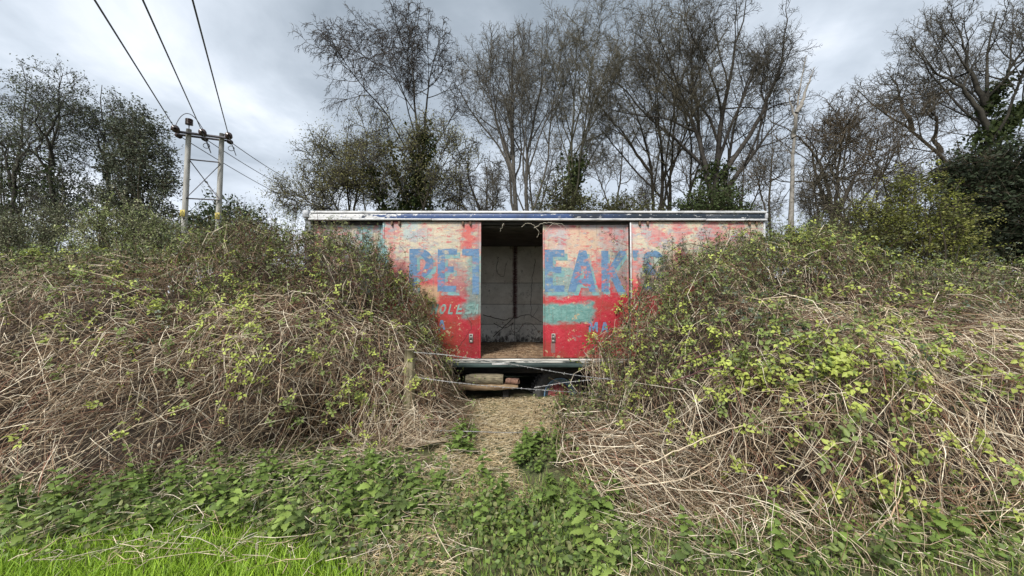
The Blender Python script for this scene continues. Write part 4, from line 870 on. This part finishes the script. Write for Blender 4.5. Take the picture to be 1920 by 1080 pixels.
def thicket(name, label, M, x0, x1, seed, clusters, nst):
    r = np.random.default_rng(seed); mid = .5 * (x0 + x1)
    root = bpy.data.objects.new(name, None); COL.objects.link(root); root.location = (mid, 5, 0); tag(root, label, 'brambles'); B = np.array([mid, 5, 0.])
    # dark core of dead thatch; its colour puts shade into the gaps between stems
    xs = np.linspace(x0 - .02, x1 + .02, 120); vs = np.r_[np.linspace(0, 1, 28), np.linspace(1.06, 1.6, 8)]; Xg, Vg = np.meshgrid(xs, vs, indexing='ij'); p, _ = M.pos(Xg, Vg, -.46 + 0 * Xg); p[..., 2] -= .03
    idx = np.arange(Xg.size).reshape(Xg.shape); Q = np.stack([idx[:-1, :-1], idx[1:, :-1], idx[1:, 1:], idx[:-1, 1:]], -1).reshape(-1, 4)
    o = link('gap_shade_core', mesh_from('gap_shade_core', p.reshape(-1, 3) - B, Q, M_CORE), root)
    j = Join()
    pm = (.07, .03, .31, .30, .08, .11, .10); pl = (.27, .20, .26, .10, .05, .11, .01)
    for args in ((x0, x1, 0, 1.25, int(nst * .66), .15, .55, (.0018, .0036), pm, r, (-.46, .06), .2, .04), (x0, x1, 0, .6, int(nst * .38), .25, .85, (.0018, .0038), pl, r, (-.40, .09), .6, .08), (x0, x1, .25, 1.2, int(nst * .30), .2, .7, (.0018, .0036), pl, r, (-.25, .10), .25, .09),
                 (x0, x1, 0.22, 1.15, int(nst * .02), .6, 1.7, (.0028, .005), pl, r, (-.20, .06), .5, .16)):
        P, R, C = strands(M, *args, K=4 if args[6] < 2 else 9, **({} if args[6] < 2 else dict(jit=.006, nz=.06, curve=1.0))); j.tube(P - B, R, 3, C, True)
    if x0 < 0:    # stems hanging over the foot of the fence post
        P, R, C = strands(M, -1.75, -.95, .0, .20, 300, .3, .9, (.0018, .0036), pl, r, (.02, .24), .75, .05, 4); j.tube(P - B, R, 3, C, True)
    else:         # bleached stems trailing down over the weeds
        P, R, C = strands(M, .8, 6.5, .02, .5, 520, .5, 1.3, (.002, .0036), (.34, .22, .20, .04, .06, .14, 0), r, (-.08, .12), .85, .12, 7, dirsd=.5); j.tube(P - B, R, 3, C, True)
    o = j.build('dry_stems', M_STRAND, root, col=True); o['kind'] = 'stuff'
    # litter of curled dead leaves caught in the stems
    n = int(nst * .6); X = r.uniform(x0, x1, n); v = r.uniform(.05, 1.25, n); p, nn = M.pos(X, v, r.uniform(-.4, .06, n)); j = Join(); lv, lt = leaflet()
    place(j, Q_V, Q_T, p - B, frames(nn, r, 1.2), r.uniform(.02, .045, n), np.array([(.22, .15, .09), (.13, .085, .05), (.32, .25, .16), (.10, .09, .05)])[r.integers(0, 4, n)] * r.uniform(.7, 1.3, (n, 1)))
    o = j.build('dead_leaves', M_LEAF, root, col=True); o['kind'] = 'stuff'
    # living leaf sprays
    PO, RM, S, KD = [], [], [], []
    for (px, py, sx, sy, n, kinds, sc) in clusters:
        i = 0
        while i < n:
            a, b = r.normal(px, sx), r.normal(py, sy)
            # find the surface point that projects near a,b
            Xc = np.linspace(x0, x1, 60)[:, None]; vc = np.linspace(.02, 1.3, 40)[None]
            i += 1
            PO.append((a, b)); KD.append((kinds, sc))
    Xc, vc = np.meshgrid(np.linspace(x0, x1, 240), np.linspace(.02, 1.3, 110), indexing='ij'); gp, gn = M.pos(Xc, vc, .03 + 0 * Xc); gp = gp.reshape(-1, 3); gn = gn.reshape(-1, 3)
    pp = proj(gp); pos, Rl, sl, kl, SH = [], [], [], [], []
    for (a, b), (kinds, sc) in zip(PO, KD):
        q = np.argmin((pp[:, 0] - a) ** 2 + (pp[:, 1] - b) ** 2); m = r.integers(3, 7); kd = kinds[r.integers(0, len(kinds))]
        hi = kd in ('old', 'olive', 'grey'); c = gp[q] + gn[q] * r.uniform(.0, .14) + np.array([0, 0, 1.]) * (r.uniform(-.05, .32) if hi and b < 500 else 0); ax = unit(np.array([r.normal(0, .7), -.35, .8])) ; sp = r.uniform(.05, .16)
        t = r.uniform(-1, 1, m)[:, None]; w_ = c + ax * t * sp + r.normal(0, .03, (m, 3))
        SH.append(np.stack([c - ax * sp - gn[q] * .12, c, c + ax * sp * .9])); pos.append(w_); Rl.append(frames(np.repeat((gn[q] * .3 + np.array([0, -.45, .75]))[None], m, 0), r, .55)); sl.append(sc * (1.35 if kd in ('young', 'mid') else 1) * r.uniform(.028, .058, m)); kl += [kd] * m
    SH = np.array(SH); j = Join(); j.tube(SH - B, np.tile([[.0028, .002, .001]], (len(SH), 1)), 3, np.array([(.13, .12, .05), (.10, .05, .04), (.09, .09, .045)])[r.integers(0, 3, len(SH))], True); o = j.build('leafy_shoots', M_STRAND, root, col=True); o['kind'] = 'stuff'
    pos = np.concatenate(pos); Rl = np.concatenate(Rl); sl = np.concatenate(sl); kl = np.array(kl)
    size = sl / pos[:, 1]; order = np.argsort(-size); big, rest = order[:280], order[280:]
    leaf_objects(root, pos[big], Rl[big], sl[big], kl[big])
    j = Join(); C = np.stack([LEAFC[k] for k in kl[rest]]) * r.uniform(.65, 1.35, (len(rest), 1)); place(j, TRI_V, TRI_T, pos[rest] - B, Rl[rest], sl[rest], C)
    o = j.build('foliage', M_LEAF, root, col=True); o['kind'] = 'stuff'
    # leafy, twiggy fringe along the top
    n = 2700; X = r.uniform(x0, x1, n); v = np.clip(r.normal(.80, .17, n), .3, 1.2); p, nn = M.pos(X, v, 0 * X); d = unit(nn * .6 + np.array([0, 0, .7]) + r.normal(0, .45, (n, 3))); L = (r.uniform(.12, .36, n) * np.where(r.uniform(size=n) < .12, 1.7, 1))[:, None]; t = np.linspace(0, 1, 5)
    P = np.stack([p + d * L * k + np.array([0, 0, -.10]) * k * k * L + r.normal(0, .008, p.shape) for k in t], 1); j = Join(); j.tube(P - B, np.broadcast_to(np.linspace(.003, .0012, 5)[None], (n, 5)), 3, STEMC[r.integers(2, 7, n)] * .8)
    m = n * 9; q = P.reshape(-1, 3)[r.integers(n, n * 5, m)] + r.normal(0, .022, (m, 3)); kk = r.integers(0, 5, m)
    place(j, Q_V, Q_T, q - B, frames(np.tile([[0, -.3, .6]], (m, 1)), r, .9), r.uniform(.02, .05, m), np.array([(.15, .17, .055), (.06, .075, .03), (.21, .26, .08), (.13, .14, .06), (.035, .035, .022)])[kk] * r.uniform(.7, 1.3, (m, 1)))
    o = j.build('twiggy_fringe', M_LEAF, root, col=True); o['kind'] = 'stuff'
    return root
def proj(p):
    p = np.asarray(p, float); x, y, z = p[..., 0], p[..., 1], p[..., 2] - CAMZ; d = y * math.cos(PITCH) + z * math.sin(PITCH); u = -y * math.sin(PITCH) + z * math.cos(PITCH)
    d = np.maximum(d, .05); return np.stack([960 + F * x / d, 540 - F * u / d], -1)
M_CORE = noise_mat('dead_bramble_gap_shade', (.02, .014, .01), (.06, .042, .028), 26, 8, 1.0, (1, 1, 1), .35, .7, 1.0)  # dead thatch, coloured dark so the gaps between stems read as shade
Yg, Md, Od, Gr, Ol = 'young', 'mid', 'old', 'grey', 'olive'
thicket('bramble_thicket', 'tangled dry bramble thicket left of the lorry doorway', LEFT, -9.5, -.84, 101,
        [(440, 640, 25, 60, 30, (Yg,), 1.0), (420, 560, 260, 70, 80, (Yg, Md, Yg), .95), (300, 480, 150, 16, 50, (Yg, Md), 1.0), (640, 480, 90, 24, 40, (Yg, Md), .85), (420, 540, 40, 30, 24, (Yg, Md), .9), (230, 520, 130, 40, 40, (Yg, Md, Md), 1.0), (100, 470, 70, 20, 26, (Yg, Yg, Md), 1.3), (330, 570, 60, 40, 26, (Yg, Md, Gr), .9), (620, 620, 90, 50, 40, (Yg, Md), .8), (680, 690, 60, 50, 30, (Yg, Md), .9),
         (600, 465, 110, 28, 330, (Od, Ol, Md, Ol), .62), (460, 470, 80, 28, 240, (Od, Gr, Ol), .62), (300, 480, 90, 22, 120, (Ol, Md, Od), .7), (700, 480, 40, 30, 110, (Od, Ol, Ol), .6), (740, 500, 40, 30, 40, (Ol, Yg, Od), .8), (590, 500, 60, 25, 24, (Yg,), .8), (350, 480, 120, 25, 50, (Md, Ol, Od), .8), (150, 600, 120, 60, 30, (Md, Od, Yg), .9), (300, 760, 200, 60, 20, (Yg, Md), .9), (740, 790, 60, 60, 14, (Md, Yg), .9), (620, 760, 60, 40, 14, (Yg, Md), .9), (800, 570, 25, 30, 14, (Ol, Gr), .8), (60, 520, 50, 30, 20, (Md, Gr), 1.1)], 15000)
thicket('bramble_thicket', 'green-flecked bramble thicket right of the lorry doorway', RIGHT, .66, 9.5, 102,
        [(1380, 490, 70, 22, 260, (Od, Ol, Md), .62), (1500, 465, 50, 20, 260, (Od, Ol, Md, Yg), .66), (1270, 520, 40, 35, 170, (Ol, Od), .6), (1820, 510, 80, 20, 190, (Ol, Md, Gr), .75), (1640, 510, 60, 18, 120, (Ol, Md), .7), (1470, 470, 40, 25, 33, (Yg, Md), 1.01), (1540, 490, 50, 25, 33, (Md, Od, Yg), 1.01), (1400, 510, 60, 30, 33, (Od, Gr, Ol), 1.01), (1330, 540, 70, 40, 33, (Md, Ol, Od), 0.95), (1240, 530, 40, 40, 22, (Md, Yg, Ol), 0.95), (1370, 660, 120, 32, 34, (Yg, Yg, Md), 1.12), (1500, 700, 110, 36, 26, (Yg, Yg, Md), 1.23), (1500, 640, 230, 110, 60, (Yg, Md, Yg), 1.05), (1300, 730, 70, 40, 16, (Yg, Md), 1.01), (1260, 600, 50, 50, 24, (Md, Yg, Ol), .9), (1580, 470, 60, 14, 30, (Yg, Md), 1.0), (1490, 455, 45, 14, 40, (Yg, Md), 1.05), (1340, 480, 60, 20, 24, (Yg, Md), .9), (1800, 500, 80, 16, 36, (Yg, Md), 1.1), (1600, 740, 110, 40, 33, (Yg, Md), 1.23), (1700, 560, 90, 30, 33, (Md, Yg, Od), 1.23), (1680, 530, 60, 25, 22, (Yg,), 1.12), (1840, 540, 60, 30, 33, (Od, Md, Gr), 1.34), (1780, 650, 90, 50, 28, (Yg, Md), 1.23),
         (1400, 590, 90, 40, 38, (Od, Ol, Md), 1.01), (1200, 640, 40, 50, 16, (Yg, Ol), 0.90), (1450, 580, 60, 40, 22, (Od, Gr), 1.12), (1550, 620, 80, 50, 33, (Md, Yg), 1.12), (1640, 680, 80, 40, 28, (Od, Yg), 1.12), (1550, 850, 150, 70, 22, (Yg, Md), 1.12), (1780, 800, 100, 80, 19, (Yg, Md), 1.23), (1230, 780, 60, 50, 9, (Yg,), 1.01), (1650, 920, 120, 60, 9, (Yg, Md), 1.12)], 17000)

# single canes and shoots that stand out, each with its own leaves
def cane(name, label, pts, rad, col, kinds, seed, n, s=.05, thorns=True, cat='bramble cane', lsd=.03):
    r = np.random.default_rng(seed); q = np.array([at(*p) for p in pts]); Q, L = resample(q, 26); Q += r.normal(0, .006, Q.shape); base = Q[0].copy()
    root = bpy.data.objects.new(name, None); COL.objects.link(root); root.location = base; tag(root, label, cat, 'single bramble canes')
    Join().line(Q - base, np.linspace(rad, rad * .45, 26), 6, np.array(col)).build('stem', M_STRAND, root, col=True)
    f = np.sort(r.uniform(.12, 1, n)) * 25; p = np.stack([np.interp(f, np.arange(26), Q[:, k]) for k in range(3)], -1) + r.normal(0, lsd, (n, 3)); kd = [kinds[i] for i in r.integers(0, len(kinds), n)]
    bpy.context.view_layer.update(); leaf_objects(root, p, frames(np.tile([[0, -.5, .7]], (n, 1)), r, .5), s * r.uniform(.7, 1.3, n), kd)
    if thorns:
        j = Join(); m = 40; i = r.integers(1, 25, m); d = unit(r.normal(size=(m, 3))); p = Q[i]; P = np.stack([p, p + d * (rad + .006)], 1) - base; j.tube(P, np.tile([[.0018, .0003]], (m, 1)), 3, np.array([(.2, .1, .07)] * m)); o = j.build('thorns', M_STRAND, root, col=True); o['kind'] = 'stuff'
PUR = (.09, .04, .04); GRN = (.07, .075, .04); STR = (.52, .43, .30)
cane('bramble_cane', 'leafy dark cane arching in front of the S on the lorry', [(1195, 600, 4.9), (1205, 530, 4.8), (1245, 475, 4.75), (1290, 452, 4.75), (1350, 475, 4.75), (1440, 492, 4.8)], .007, GRN, (Yg, Md, Od), 1, 20)
cane('bramble_cane', 'thick purple cane arching above the yellowish leaf sprays', [(1270, 690, 3.9), (1310, 668, 3.75), (1360, 654, 3.7), (1420, 668, 3.7), (1500, 720, 3.6), (1560, 790, 3.4)], .008, PUR, (Yg, Yg, Md), 2, 22)
cane('bramble_cane', 'lower purple cane running parallel under the thick one', [(1250, 720, 3.8), (1330, 688, 3.6), (1390, 690, 3.55), (1460, 735, 3.4), (1530, 830, 3.2), (1590, 900, 3.1)], .008, PUR, (Yg, Md), 3, 14)
cane('bramble_cane', 'dark cane dropping steeply to the lower right corner', [(1490, 735, 3.5), (1560, 840, 3.1), (1585, 900, 3.0), (1600, 980, 2.8), (1615, 1075, 2.6)], .007, PUR, (Yg,), 4, 10)
cane('bramble_cane', 'straight dark cane with round leaves below the mossy bush', [(1545, 605, 4.6), (1620, 560, 4.5), (1690, 540, 4.4), (1730, 560, 4.4), (1750, 590, 4.4)], .006, PUR, (Yg, Od, Od), 5, 16)
cane('bramble_cane', 'pale bleached cane crossing the right slope almost level', [(1190, 880, 3.2), (1260, 850, 3.2), (1340, 815, 3.25), (1420, 790, 3.3), (1520, 765, 3.4)], .006, STR, (Yg,), 6, 3)
cane('bramble_cane', 'curved pale cane low in the right foreground', [(1585, 1004, 2.75), (1640, 1000, 2.7), (1680, 960, 2.75), (1700, 900, 2.85)], .0075, (.42, .30, .19), (Yg,), 7, 2)
cane('bramble_cane', 'yellow-green leafy shoot rising through the left thicket', [(438, 735, 4.2), (432, 690, 4.25), (436, 640, 4.35), (430, 590, 4.5), (438, 550, 4.7)], .004, GRN, (Yg,), 8, 34, .04)
cane('bramble_cane', 'long pale cane slanting up from the lower left edge', [(-30, 935, 3.2), (90, 880, 3.35), (200, 820, 3.5), (320, 775, 3.7), (420, 730, 3.9)], .006, STR, (Yg,), 9, 2)
cane('bramble_cane', 'dark cane along the crest of the left thicket', [(345, 520, 5.6), (420, 500, 5.5), (520, 470, 5.5), (600, 440, 5.7), (650, 430, 5.9)], .007, GRN, (Od, Ol), 10, 20, .04)
cane('bramble_cane', 'twiggy stem with dark shrivelled leaves before the letter P', [(740, 520, 5.9), (765, 480, 6.1), (745, 455, 6.2), (790, 440, 6.3), (800, 455, 6.35)], .003, (.10, .07, .05), ('dead', Ol, Od), 11, 30, .022)
cane('bramble_cane', 'upright leafy stem in front of the last door edge', [(1182, 680, 4.7), (1180, 610, 4.75), (1178, 560, 4.8), (1182, 520, 4.85)], .006, GRN, (Yg, Yg, Md), 12, 18, .045)
cane('dry_sprig', 'rust-brown withered sprig hanging before the letter K', [(1178, 462, 6.44), (1160, 455, 6.42), (1140, 440, 6.4), (1128, 436, 6.4)], .004, (.16, .08, .05), ('dead',), 13, 26, .035, cat='dry sprig')
cane('dry_sprig', 'thin dry creeper hanging over the third side panel', [(1155, 420, 6.42), (1150, 470, 6.42), (1138, 520, 6.4), (1130, 560, 6.35), (1122, 640, 6.2)], .0025, (.14, .1, .07), ('dead', Od), 14, 30, .02, cat='dry sprig', lsd=.05)
cane('dry_sprig', 'bleached curling twig hanging under the rail above the doorway', [(1002, 428, 6.45), (1012, 420, 6.42), (1030, 416, 6.4), (1050, 424, 6.4), (1063, 440, 6.4)], .004, (.55, .5, .4), ('dead',), 15, 2, .02, cat='dry sprig')
cane('dry_sprig', 'pale twig hooked down over the top right of the doorway', [(978, 424, 6.48), (990, 418, 6.42), (1000, 421, 6.4), (1012, 436, 6.4), (1006, 446, 6.4)], .0035, (.5, .46, .36), ('dead',), 21, 2, .02, cat='dry sprig')
cane('dry_sprig', 'short pale twig dangling left of centre above the doorway', [(944, 418, 6.48), (942, 424, 6.44), (938, 434, 6.42)], .003, (.5, .46, .36), ('dead',), 22, 1, .015, thorns=False, cat='dry sprig')
cane('dry_sprig', 'pale twig pair arching over the top left of the grey pink panel', [(1020, 438, 6.45), (1032, 422, 6.42), (1048, 417, 6.4), (1064, 428, 6.4), (1074, 446, 6.4)], .0035, (.5, .46, .36), ('dead',), 23, 6, .02, cat='dry sprig')
cane('dry_sprig', 'wiry stem with tiny dark leaves beside the last door edge', [(1165, 418, 6.43), (1172, 440, 6.42), (1160, 470, 6.42), (1168, 510, 6.4), (1150, 560, 6.35)], .0025, (.12, .08, .06), ('dead', Od, Ol), 24, 34, .022, cat='dry sprig', lsd=.05)
cane('dry_creeper', 'thin dead creeper loop hanging down the left of the white lining', [(935, 482, 8.7), (930, 500, 8.68), (934, 516, 8.68), (945, 520, 8.68), (950, 490, 8.68)], .006, (.03, .024, .02), ('dead',), 25, 1, .02, thorns=False, cat='creeper')
cane('dry_creeper', 'thin dead creeper hanging straight down the right of the white lining', [(1004, 486, 8.7), (998, 520, 8.68), (995, 560, 8.68), (996, 600, 8.68), (1010, 575, 8.6)], .006, (.03, .024, .02), ('dead',), 26, 2, .02, thorns=False, cat='creeper')
cane('dry_creeper', 'tangled dead creeper knot low on the white lining', [(925, 606, 8.6), (950, 618, 8.55), (965, 600, 8.6), (955, 618, 8.6), (968, 628, 8.6), (982, 604, 8.6), (1000, 606, 8.6), (1012, 628, 8.5)], .008, (.03, .024, .02), ('dead',), 27, 14, .035, thorns=False, cat='creeper', lsd=.06)
cane('dry_sprig', 'black bent stick leaning on the sliding door', [(848, 668, 6.3), (868, 640, 6.35), (886, 612, 6.45), (873, 590, 6.5)], .005, (.03, .022, .018), ('dead',), 16, 1, .015, thorns=False, cat='dry sprig')
cane('dry_creeper', 'dead creeper sprawling over the floor inside the doorway', [(905, 590, 8.6), (940, 600, 8.6), (965, 596, 8.6), (990, 588, 8.6), (1025, 610, 8.6)], .01, (.03, .024, .02), ('dead',), 17, 3, .03, thorns=False, cat='creeper')
cane('dry_creeper', 'dead creeper stems standing against the white inside lining', [(925, 632, 8.5), (950, 607, 8.6), (965, 596, 8.6), (962, 560, 8.7), (968, 480, 8.75)], .009, (.03, .024, .02), ('dead',), 18, 4, .03, thorns=False, cat='creeper')

# ================================================================== FOREGROUND PLANTS
def inpoly(p, poly):
    poly = np.array(poly, float); x, y = p[:, 0], p[:, 1]; c = np.zeros(len(p), bool); jx = len(poly) - 1
    for i in range(len(poly)):
        xi, yi = poly[i]; xj, yj = poly[jx]; c ^= ((yi > y) != (yj > y)) & (x < (xj - xi) * (y - yi) / (yj - yi + 1e-9) + xi); jx = i
    return c
def scatter(polys, n, r, box=(-7, 7, 1.6, 7)):
    """n ground points inside regions of the ground given by their outline in the photo"""
    out = []; k = 0
    while k < n:
        p = np.stack([r.uniform(box[0], box[1], 20000), r.uniform(box[2], box[3], 20000), np.zeros(20000)], -1); q = proj(p); m = np.zeros(len(p), bool)
        for po in polys: m |= inpoly(q, po)
        p = p[m]; out.append(p); k += len(p)
    p = np.concatenate(out)[:n]; p[:, 2] = ground_z(p[:, 0], p[:, 1]); return p
def nettle_leaf(serr=.07):
    xs = np.linspace(0, 1, 9); w_ = .36 * np.sin(np.pi * np.clip(xs, 0, 1) ** .75) * (1 - .25 * xs); V = []; T = []
    for i, x in enumerate(xs):
        z = -.28 * x * x; s = (serr if i % 2 else -serr * .4) if 0 < i < 8 else 0
        V += [(x - .03, w_[i] + s, z + .10 * w_[i] * 2), (x, 0, z), (x - .03, -w_[i] - s, z + .10 * w_[i] * 2)]
    for i in range(8): a = 3 * i; T += [(a, a + 1, a + 4), (a, a + 4, a + 3), (a + 1, a + 2, a + 5), (a + 1, a + 5, a + 4)]
    return np.array(V), np.array(T)
NL_V, NL_T = nettle_leaf()
M_NET = [solid_leaf('nettle_leaf_' + k, c) for k, c in (('a', (.165, .24, .055)), ('b', (.24, .32, .08)), ('c', (.13, .18, .055)))]
M_NSTEM = noise_mat('nettle_stem', (.07, .09, .035), (.12, .14, .05), 20, 3, .7)
NLM = [mesh_from('leaf', NL_V, NL_T, m) for m in M_NET]
def nettle_spec(r, h):
    n = r.integers(4, 7); L = []
    lean = r.normal(0, .10, 2)
    for i in range(n):
        t = .35 + .65 * i / (n - 1); z = h * t; s = (.078 if i < n - 1 else .05) * r.uniform(.8, 1.2) * (1.15 - .3 * t); az = i * 1.57 + r.normal(0, .3)
        for k in range(2): L.append((np.array([lean[0] * t * t * h * 2, lean[1] * t * t * h * 2, z]), az + k * math.pi + r.normal(0, .15), r.normal(.15, .25) + (.5 if i == n - 1 else 0), s))
    zz = np.linspace(0, 1, 5); st = np.stack([lean[0] * zz * zz * h * 2, lean[1] * zz * zz * h * 2, zz * h], -1); return st, L
def lmat(az, el): return np.array((Euler((0, 0, az)).to_matrix() @ Euler((0, -el, 0)).to_matrix()))
NP_ = [[(0, 950), (300, 905), (560, 890), (690, 870), (840, 915), (855, 985), (780, 1010), (660, 1010), (600, 1060), (450, 1010), (250, 1030), (0, 1075)], [(975, 925), (1100, 890), (1190, 960), (1225, 1090), (1110, 1110), (1060, 1010), (985, 965)], [(955, 865), (985, 835), (1060, 815), (1120, 865), (985, 895)], [(840, 850), (850, 815), (890, 805), (892, 860)]]
NS_ = [[(835, 820), (890, 800), (890, 860), (835, 860)], [(870, 900), (930, 900), (1000, 1010), (870, 1020)], [(1280, 1010), (1500, 980), (1920, 940), (1920, 1090), (1240, 1090)], [(900, 1020), (1100, 1030), (1100, 1090), (950, 1090)]]
def nettles():
    r = np.random.default_rng(55); P = np.concatenate([scatter(NP_, 235, r), scatter(NS_, 60, r)]); P = P[np.argsort(P[:, 1])]
    lab = 'green stinging nettle among the others in front of the brambles'; grp = 'nettles in front of the brambles'
    specs = [nettle_spec(r, h) for h in (.12, .16, .20, .24, .28, .15)]
    stems = []
    for st, L in specs:
        stems.append(Join().line(st, np.linspace(.0035, .002, 5), 5).mesh('stem', M_NSTEM))
    whole = []
    for si, (st, L) in enumerate(specs):
        j = Join(); j.line(st, np.linspace(.0035, .002, 5), 4, np.array((.08, .1, .04)))
        for p, az, el, s in L: place(j, NL_V, NL_T, p[None], lmat(az, el)[None], np.array([s]), np.array([(.16, .235, .055)]) * r.uniform(.75, 1.25))
        whole.append(j.mesh('nettle_plant', M_LEAF, True))
    for i, p in enumerate(P):
        k = r.integers(0, 6); rz = r.uniform(0, 6.28); sc = r.uniform(.8, 1.2)
        if i < 120:
            root = bpy.data.objects.new('nettle_plant', None); COL.objects.link(root); link('stem', stems[k], root)
            lm = NLM[r.choice(3, p=(.5, .3, .2))]
            for q, az, el, s in specs[k][1]:
                o = bpy.data.objects.new('leaf', lm); COL.objects.link(o); o.parent = root; o.location = q; o.rotation_euler = (r.normal(0, .2), -el, az); o.scale = (s, s, s)
        else: root = link('nettle_plant', whole[k])
        root.location = p; root.rotation_euler.z = rz; root.scale = (sc, sc, sc); tag(root, lab, 'nettle', grp)
nettles()
def ground_stuff():
    r = np.random.default_rng(66)
    # low weeds: ground ivy, cleavers
    j = Join(); p = np.concatenate([scatter(NP_, 4200, r), scatter(NS_, 2400, r), scatter([[(620, 940), (1120, 940), (1200, 1100), (600, 1100)]], 2600, r), scatter([[(0, 880), (300, 850), (700, 830), (860, 880), (860, 1000), (0, 1090)], [(1240, 1000), (1920, 900), (1920, 1090), (1200, 1090)]], 5200, r)]); n = len(p); p[:, 2] += r.uniform(.01, .13, n); lv, lt = leaflet(1, .8, .12)
    place(j, lv, lt, p, frames(np.tile([[0, -.25, .9]], (n, 1)), r, .5), r.uniform(.018, .05, n), np.array([(.13, .19, .045), (.18, .25, .055), (.09, .13, .04), (.17, .18, .07)])[r.integers(0, 4, n)] * r.uniform(.7, 1.3, (n, 1)))
    tag(j.build('low_weeds', M_LEAF, None, col=True), 'low leafy weeds carpeting the ground below the brambles', 'weeds', kind='stuff')
    # grass
    def grass(polys, n, h0, h1, cols, nm, lab):
        p = scatter(polys, n, r, (-5, 5, 1.35, 5)); a = r.uniform(0, 6.28, n); h = r.uniform(h0, h1, n) * r.uniform(.6, 1, n); lean = h * r.uniform(.15, .8, n); d = np.stack([np.cos(a), np.sin(a), 0 * a], -1); t = np.linspace(0, 1, 5)
        sd = np.stack([-np.sin(a), np.cos(a), 0 * a], -1); V = []; w_ = r.uniform(.0018, .0038, n)
        for k in t:
            c = p + d * (lean * k ** 2)[:, None] + np.array([0, 0, 1.]) * (h * (k - .25 * k * k))[:, None]; ww = (w_ * (1 - k ** 2 * .97))[:, None]; V += [c - sd * ww, c + sd * ww + d * ww * .4]
        V = np.stack(V, 1); idx = np.arange(n * 10).reshape(n, 5, 2); Q = np.stack([idx[:, :-1, 0], idx[:, :-1, 1], idx[:, 1:, 1], idx[:, 1:, 0]], -1).reshape(-1, 4); C = np.array(cols)[r.integers(0, len(cols), n)] * r.uniform(.7, 1.3, (n, 1))
        o = link(nm, mesh_from(nm, V.reshape(-1, 3), Q, M_LEAF, np.repeat(C, 10, 0))); tag(o, lab, 'grass', kind='stuff')
    grass([[(-1400, 1060), (-200, 1060), (120, 1035), (340, 985), (430, 990), (540, 1030), (620, 1050), (680, 1090), (900, 1500), (-1400, 1500)]], 36000, .07, .21, [(.27, .42, .03), (.34, .50, .05), (.20, .33, .03)], 'bright_grass', 'bright green lawn grass along the bottom left edge')
    grass([[(600, 900), (1240, 900), (1260, 1500), (800, 1500), (600, 1120)], [(1240, 980), (2300, 900), (2300, 1500), (1240, 1500)], [(-800, 980), (600, 930), (620, 1080), (-800, 1090)]], 15000, .06, .2, [(.17, .28, .045), (.24, .35, .07), (.36, .34, .15)], 'tufts_of_grass', 'loose grass tufts scattered between the nettles')
    # thatch of dry straw on the trodden path
    def straw(polys, n, cols, L0, L1, zmax, rad, nm, lab):
        p = scatter(polys, n, r, (-5, 6, 1.6, 7)); a = r.uniform(0, 6.28, n); L = r.uniform(L0, L1, n); t = np.linspace(-.5, .5, 4); b = r.normal(0, .9, n); z0 = r.uniform(.005, zmax, n); sl = r.normal(0, .22, n); P = []
        for k in t:
            aa = a + b * k; P.append(np.stack([p[:, 0] + np.cos(aa) * L * k, p[:, 1] + np.sin(aa) * L * k, np.maximum(p[:, 2] + z0 + sl * L * k + .02 * (1 - 4 * k * k), .004)], -1))
        P = np.stack(P, 1); C = np.array(cols)[r.integers(0, len(cols), n)] * r.uniform(.7, 1.25, (n, 1)); j = Join(); j.tube(P, np.broadcast_to(r.uniform(rad * .6, rad * 1.3, n)[:, None], (n, 4)), 3, C, True); tag(j.build(nm, M_STRAND, None, col=True), lab, 'straw', kind='stuff')
    path = [[(850, 752), (1110, 752), (1085, 815), (975, 840), (960, 890), (880, 905), (810, 870), (850, 800)], [(690, 1100), (660, 1060), (800, 960), (880, 1010), (860, 1090)], [(1080, 1000), (1130, 990), (1200, 1100), (1120, 1100)], [(800, 880), (970, 880), (1000, 960), (780, 960)]]
    straw(path, 9000, [(.60, .49, .30), (.50, .39, .22), (.66, .57, .40), (.34, .24, .13)], .06, .22, .05, .0019, 'dry_straw', 'pale trodden straw on the path to the doorway')
    straw([[(0, 880), (300, 850), (860, 800), (880, 1080), (0, 1090)], [(1080, 860), (1920, 880), (1920, 1090), (1080, 1090)]], 2600, [(.55, .46, .32), (.42, .32, .2), (.6, .52, .4)], .10, .5, .12, .0024, 'loose_dry_stalks', 'loose dry stalks fallen over the weeds')
ground_stuff()
def floor_litter():
    r = np.random.default_rng(9); n = 900; p = np.stack([r.uniform(bx(903), bx(1017), n), YB + r.uniform(.0, 2.3, n), np.full(n, bz(669) + .006)], -1); a = r.uniform(0, 6.28, n); L = r.uniform(.03, .16, n); t = np.linspace(-.5, .5, 3)
    P = np.stack([p + np.stack([np.cos(a) * L * k, np.sin(a) * L * k, r.uniform(0, .02, n)], -1) for k in t], 1); j = Join(); j.tube(P, np.full((n, 3), .003), 3, np.array([(.30, .2, .12), (.18, .11, .06), (.40, .3, .2)])[r.integers(0, 3, n)])
    tag(j.build('straw_litter', M_STRAND, None, col=True), 'brown straw litter strewn on the lorry floor', 'litter', kind='stuff')
floor_litter()
print('tris', sum(sum(len(p.vertices) - 2 for p in m.polygons) if len(m.polygons) < 2000 else sum(1 for _ in ()) + int(np.sum(np.array([0]))) + 2 * len(m.polygons) for m in bpy.data.meshes), 'objects', len(bpy.data.objects))
